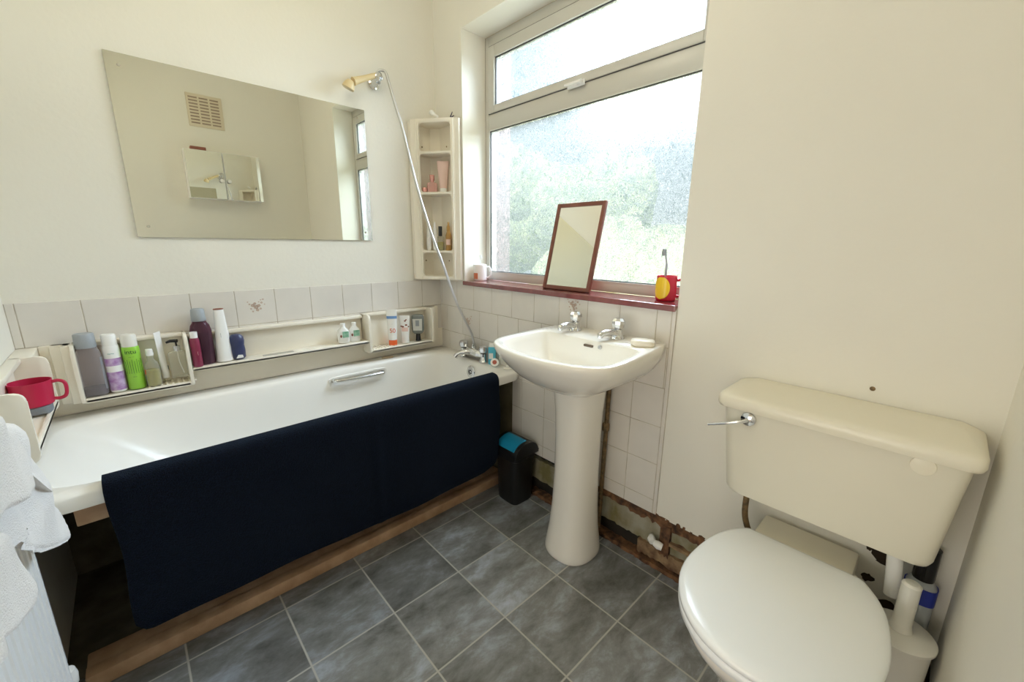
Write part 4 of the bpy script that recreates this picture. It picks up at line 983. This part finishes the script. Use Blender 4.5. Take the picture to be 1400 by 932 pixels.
bm = B(); lathe(bm, [(0, 0), (.019, 0), (.018, .006), (.010, .010), (0, .011)], (-.176, -1.745, .778), mat4=mxm); tube(bm, [(-.184, -1.745, .777), (-.196, -1.735, .772), (-.200, -1.69, .754), (-.200, -1.652, .738)], [.006, .0045, .0045, .0035], 10); obj('flush_lever', bm, 'chrome', tp)
bm = B(); lathe(bm, [(0, 0), (.021, 0), (.020, .004), (.010, .006), (0, .006)], (-.175, -2.083, .783), mat4=mxm); obj('cover_cap', bm, 'cisternlid', tp)
bm = B(); tube(bm, spline([(-.075, -1.745, .548), (-.076, -1.745, .50), (-.078, -1.748, .44), (-.07, -1.760, .39), (-.05, -1.775, .35), (-.02, -1.78, .33)], 5), .0085, 12); obj('inlet_pipe', bm, 'copper', tp)
bm = B(); tube(bm, [(-.085, -2.075, .545), (-.082, -2.085, .45), (-.080, -2.088, .395)], [.016, .016, .015], 14); lathe(bm, [(0, 0), (.019, 0), (.019, .012), (0, .012)], (-.084, -2.078, .515), n=16); obj('overflow_pipe', bm, 'white', tp)
# hole and stains behind
bm = B(); rr = random.Random(5)
for (cy_, cz_, s_) in ((-2.065, .435, .028), (-2.05, .475, .016), (-2.085, .47, .014), (-2.03, .45, .010), (-2.04, .36, .012), (-2.09, .30, .02)):
    ps = [(-.0015, cy_+s_*cos(a)*rr.uniform(.6, 1.3), cz_+s_*sin(a)*rr.uniform(.6, 1.2)) for a in [2*pi*k/14 for k in range(14)]]
    loft(bm, [ps, [(.001, y, z) for _, y, z in ps]])
obj('trim_5', bm, 'mould', kind='structure', smooth=False)
bm = B(); lathe(bm, [(0, 0), (.006, 0), (.005, .002), (0, .003)], (-.0002, -1.966, .882), mat4=mxm, n=12); tag(obj('wall_plug', bm, 'copper'), 'tiny brown screw plug in the wall above the cistern', 'screw')
# toilet brush
tbh = thing('toilet_brush_holder', 'white plastic toilet brush in its holder, between toilet and wall', 'toilet brush', (-.115, -2.118, 0))
bm = B(); lathe(bm, [(0, .001), (.052, .001), (.054, .01), (.060, .335), (.066, .338), (.066, .345), (.060, .350), (0, .355)], (-.132, -2.116, 0), n=40); obj('holder', bm, 'frostplastic', tbh)
bm = B(); lathe(bm, [(0, .355), (.022, .355), (.020, .362), (.018, .372), (.0175, .468), (.018, .476), (.013, .481), (0, .482)], (-.132, -2.116, 0), n=24); obj('brush_handle', bm, 'frostplastic', tbh)
cb_ = thing('cleaner_bottle', 'cleaner bottle with black cap and blue label behind the toilet brush', 'bottle', (-.035, -2.135, 0))
bm = B(); loft(bm, [srect(-.032, -2.135, a, c_, 3, z, 32) for a, c_, z in ((.022, .028, .002), (.024, .030, .01), (.024, .030, .425), (.018, .020, .445))]); obj('bottle_body', bm, mat('grey_clear', (.45, .48, .50), .2), cb_, ang=50)
bm = B(); lathe(bm, [(0, .445), (.020, .445), (.021, .450), (.020, .53), (0, .532)], (-.032, -2.135, 0), n=20); obj('cap', bm, 'blackgloss', cb_)
bm = B(); loft(bm, [srect(-.032, -2.135, .0248, .0308, 3, z, 32) for z in (.385, .428)]); obj('label', bm, 'bluelabel', cb_)

# ------------------------------------------------------------------ bin
bn = thing('swing_bin', 'small black swing-lid bin with a bright blue flap by the pedestal', 'bin', (-.09, -.735, 0))
bx, by = -.084, -.742; hw_, hd_ = .073, .075
bm = B(); loft(bm, [srect(bx, by, hw_*.86, hd_*.86, 5, .001, 48), srect(bx, by, hw_*.89, hd_*.89, 5, .008, 48), srect(bx, by, hw_, hd_, 5, .232, 48), srect(bx, by, hw_+.004, hd_+.004, 5, .236, 48), srect(bx, by, hw_+.004, hd_+.004, 5, .248, 48), srect(bx, by, hw_-.004, hd_-.004, 5, .25, 48)]); obj('bin_body', bm, 'black', bn, ang=45)
bm = B(); arch = [(bx-hw_-.006, .25), (bx-hw_-.006, .262)]+[(bx-(hw_+.004)*cos(a), .262+.058*sin(a)) for a in [pi*k/18 for k in range(19)]]+[(bx+hw_+.006, .262), (bx+hw_+.006, .25)]
prism(bm, arch, 'y', by-hd_-.006, by+hd_+.006, bev=.003); ld_ = obj('lid', bm, 'black', bn, ang=30)
bm = B(); rings = []
for a in [R_(26+k*8) for k in range(10)]:
    cx_, cz_ = bx-(hw_+.004)*cos(a), .262+.058*sin(a); nx_, nz_ = -cos(a), sin(a)*1.1
    rings.append([(cx_+nx_*.0005, by-hd_+.014, cz_+nz_*.0005), (cx_+nx_*.004, by-hd_+.016, cz_+nz_*.004), (cx_+nx_*.004, by+hd_-.016, cz_+nz_*.004), (cx_+nx_*.0005, by+hd_-.014, cz_+nz_*.0005)])
loft(bm, rings); obj('flap', bm, 'blue', bn)

# ------------------------------------------------------------------ radiator and white towel
rd = thing('radiator', 'white ribbed panel radiator on the left wall below the white towel', 'radiator', (X0, -1.1, .2))
RX = -1.570; ry1, ry0, rz0, rz1 = -.872, -1.40, .16, .70
bm = B(); n_ = int((ry1-ry0)/.0333); prof = []
k_ = 0; y = ry1
pts = [(RX-.028, ry1), (RX-.006, ry1), (RX, ry1-.008)]
while y-.033 > ry0:
    pts += [(RX, y-.018), (RX-.006, y-.021), (RX-.006, y-.030), (RX, y-.033)]; y -= .033
pts += [(RX, ry0+.004), (RX-.006, ry0), (RX-.028, ry0)]
prism(bm, pts, 'z', rz0, rz1, bev=0); obj('radiator_panel', bm, 'rad', rd, ang=50)
bm = B(); box(bm, RX-.055, RX-.02, ry0+.01, ry1-.01, rz1-.004, rz1+.006, bev=.002); box(bm, X0+.002, RX-.026, -1.30, -1.27, rz0+.08, rz0+.5); box(bm, X0+.002, RX-.026, -1.0, -.97, rz0+.08, rz0+.5); obj('top_grille', bm, 'rad', rd)
bm = B(); lathe(bm, [(0, 0), (.014, 0), (.017, .006), (.019, .03), (.016, .045), (0, .047)], (-1.592, -.800, .205), n=14); tube(bm, [(-1.592, -.800, .21), (-1.592, -.800, .10), (-1.592, -.800, .0)], .0075, 10); tube(bm, [(-1.592, -.80, .21), (-1.592, -.875, .21)], .009, 10); obj('valve', bm, 'white', rd)

def wtowel():
    """white towel thrown over the radiator top, two lobes hanging in front"""
    bm = B()
    def sheet(outline, xf, th=.014, amp=.012, seedv=0):
        # outline: (y,z) polygon, filled as fan grid around centroid
        sp_ = [(p[1], p[2]) for p in spline([(0, a, b_) for a, b_ in outline], 6)]
        cy_ = sum(p[0] for p in sp_)/len(sp_); cz_ = sum(p[1] for p in sp_)/len(sp_); K = 12
        front, back = [], []
        for k in range(1, K+1):
            t = k/K; fr, bk = [], []
            for y, z in sp_:
                yy, zz = cy_+(y-cy_)*t, cz_+(z-cz_)*t
                w_ = amp*(sin(yy*34+zz*14+seedv)+.5*sin(zz*41-yy*22+seedv*2)+.4*sin(yy*90+seedv))
                edge = max(0, (t-.8)/.2); x = xf(yy, zz)+w_
                fr.append((x+th*.5*math.sqrt(max(0, 1-edge**2)), yy, zz)); bk.append((x-th*.5*math.sqrt(max(0, 1-edge**2)), yy, zz))
            front.append(fr); back.append(bk)
        n = len(sp_)
        F_ = [[bm.verts.new(p) for p in r] for r in front]; Bk = [[bm.verts.new(p) for p in r] for r in back]
        for Vs in (F_, Bk):
            for a, b_ in zip(Vs[:-1], Vs[1:]):
                for i in range(n-1): bm.faces.new((a[i], a[i+1], b_[i+1], b_[i]))
            bm.faces.new(Vs[0][:-1]) if (Vs[0][0].co-Vs[0][-1].co).length < 1e-6 else bm.faces.new(Vs[0])
        for i in range(n-1): bm.faces.new((F_[-1][i], F_[-1][i+1], Bk[-1][i+1], Bk[-1][i]))
    sheet([(-1.42, .99), (-1.25, 1.0), (-1.13, .965), (-1.07, .915), (-1.040, .858), (-1.030, .825), (-.985, .767), (-.930, .705), (-.886, .655), (-.890, .640), (-.933, .645), (-.99, .672), (-1.067, .708), (-1.13, .745), (-1.2, .79), (-1.30, .86), (-1.42, .88), (-1.42, .99)], lambda y, z: -1.518, th=.012, amp=.006, seedv=1)
    sheet([(-1.5, 1.05), (-1.36, 1.045), (-1.292, 1.015), (-1.236, .971), (-1.205, .925), (-1.213, .908), (-1.246, .902), (-1.328, .920), (-1.40, .94), (-1.5, .94), (-1.5, 1.05)], lambda y, z: -1.490, th=.014, amp=.004, seedv=2.2)
    sheet([(-1.5, .94), (-1.40, .925), (-1.374, .898), (-1.361, .858), (-1.350, .815), (-1.368, .798), (-1.41, .808), (-1.458, .83), (-1.5, .84), (-1.5, .94)], lambda y, z: -1.499, th=.014, amp=.004, seedv=4)
    # the fold over the top, back to the wall side
    rings = []
    for i in range(40):
        y = -1.42+i*.0095; zt = 1.0+.012*sin(y*14)-max(0, y+1.30)*.62
        rings.append([(-1.50, y, zt-.03), (-1.51, y, zt), (-1.545, y, zt+.012), (-1.60, y, zt), (-1.62, y, zt-.05), (-1.625, y, .76), (-1.60, y, .76), (-1.59, y, zt-.05), (-1.55, y, zt-.02), (-1.525, y, zt-.03)])
    loft(bm, rings)
    return bm
tag(obj('hand_towel', wtowel(), 'whitetowel', ang=80), 'white towel slung over the radiator at the left edge', 'towel')

# unseen lamp fitting, added to go with the ceiling fill light
cl = thing('added_ceiling_lamp', 'added round white ceiling lamp fitting, out of view', 'lamp', (-.95, -1.0, ZC))
bm = B(); lathe(bm, [(0, 0), (.06, 0), (.06, -.02), (0, -.02)], (-.95, -1.0, ZC-.001)); obj('base', bm, 'white', cl)

# ------------------------------------------------------------------ outside
bm = B(); box(bm, .4, 30, -20, 20, -1.9, -1.8); obj('ground', bm, 'lawn', kind='structure', smooth=False)
def foliage(x, y, z, s, seedv, nm='garden_foliage'):
    bm = B(); rnd = random.Random(seedv)
    for k in range(26):
        c = Vector((x+rnd.uniform(-1, 1)*s*.8, y+rnd.uniform(-1, 1)*s, z+rnd.uniform(-.8, .8)*s)); rr_ = rnd.uniform(.25, .5)*s
        g = bmesh.ops.create_icosphere(bm, subdivisions=3, radius=rr_)
        for v in g['verts']:
            d_ = v.co.normalized(); v.co = c+v.co*(1+.22*sin(d_.x*9+k)*sin(d_.y*11+k)*sin(d_.z*10))
    o = obj(nm, bm, 'leaf', smooth=True); o['kind'] = 'stuff'; return o
for i, (x, y, z, s) in enumerate(((4.5, 1.3, .1, 1.25), (9.0, 6.2, .9, 2.7), (4.2, -1.6, -.5, .9), (3.0, 4.8, .1, .9))):
    tag(foliage(x, y, z, s, i), 'sunlit green garden shrubs, blurred behind the frosted window glass', 'shrub', 'garden shrubs outside')
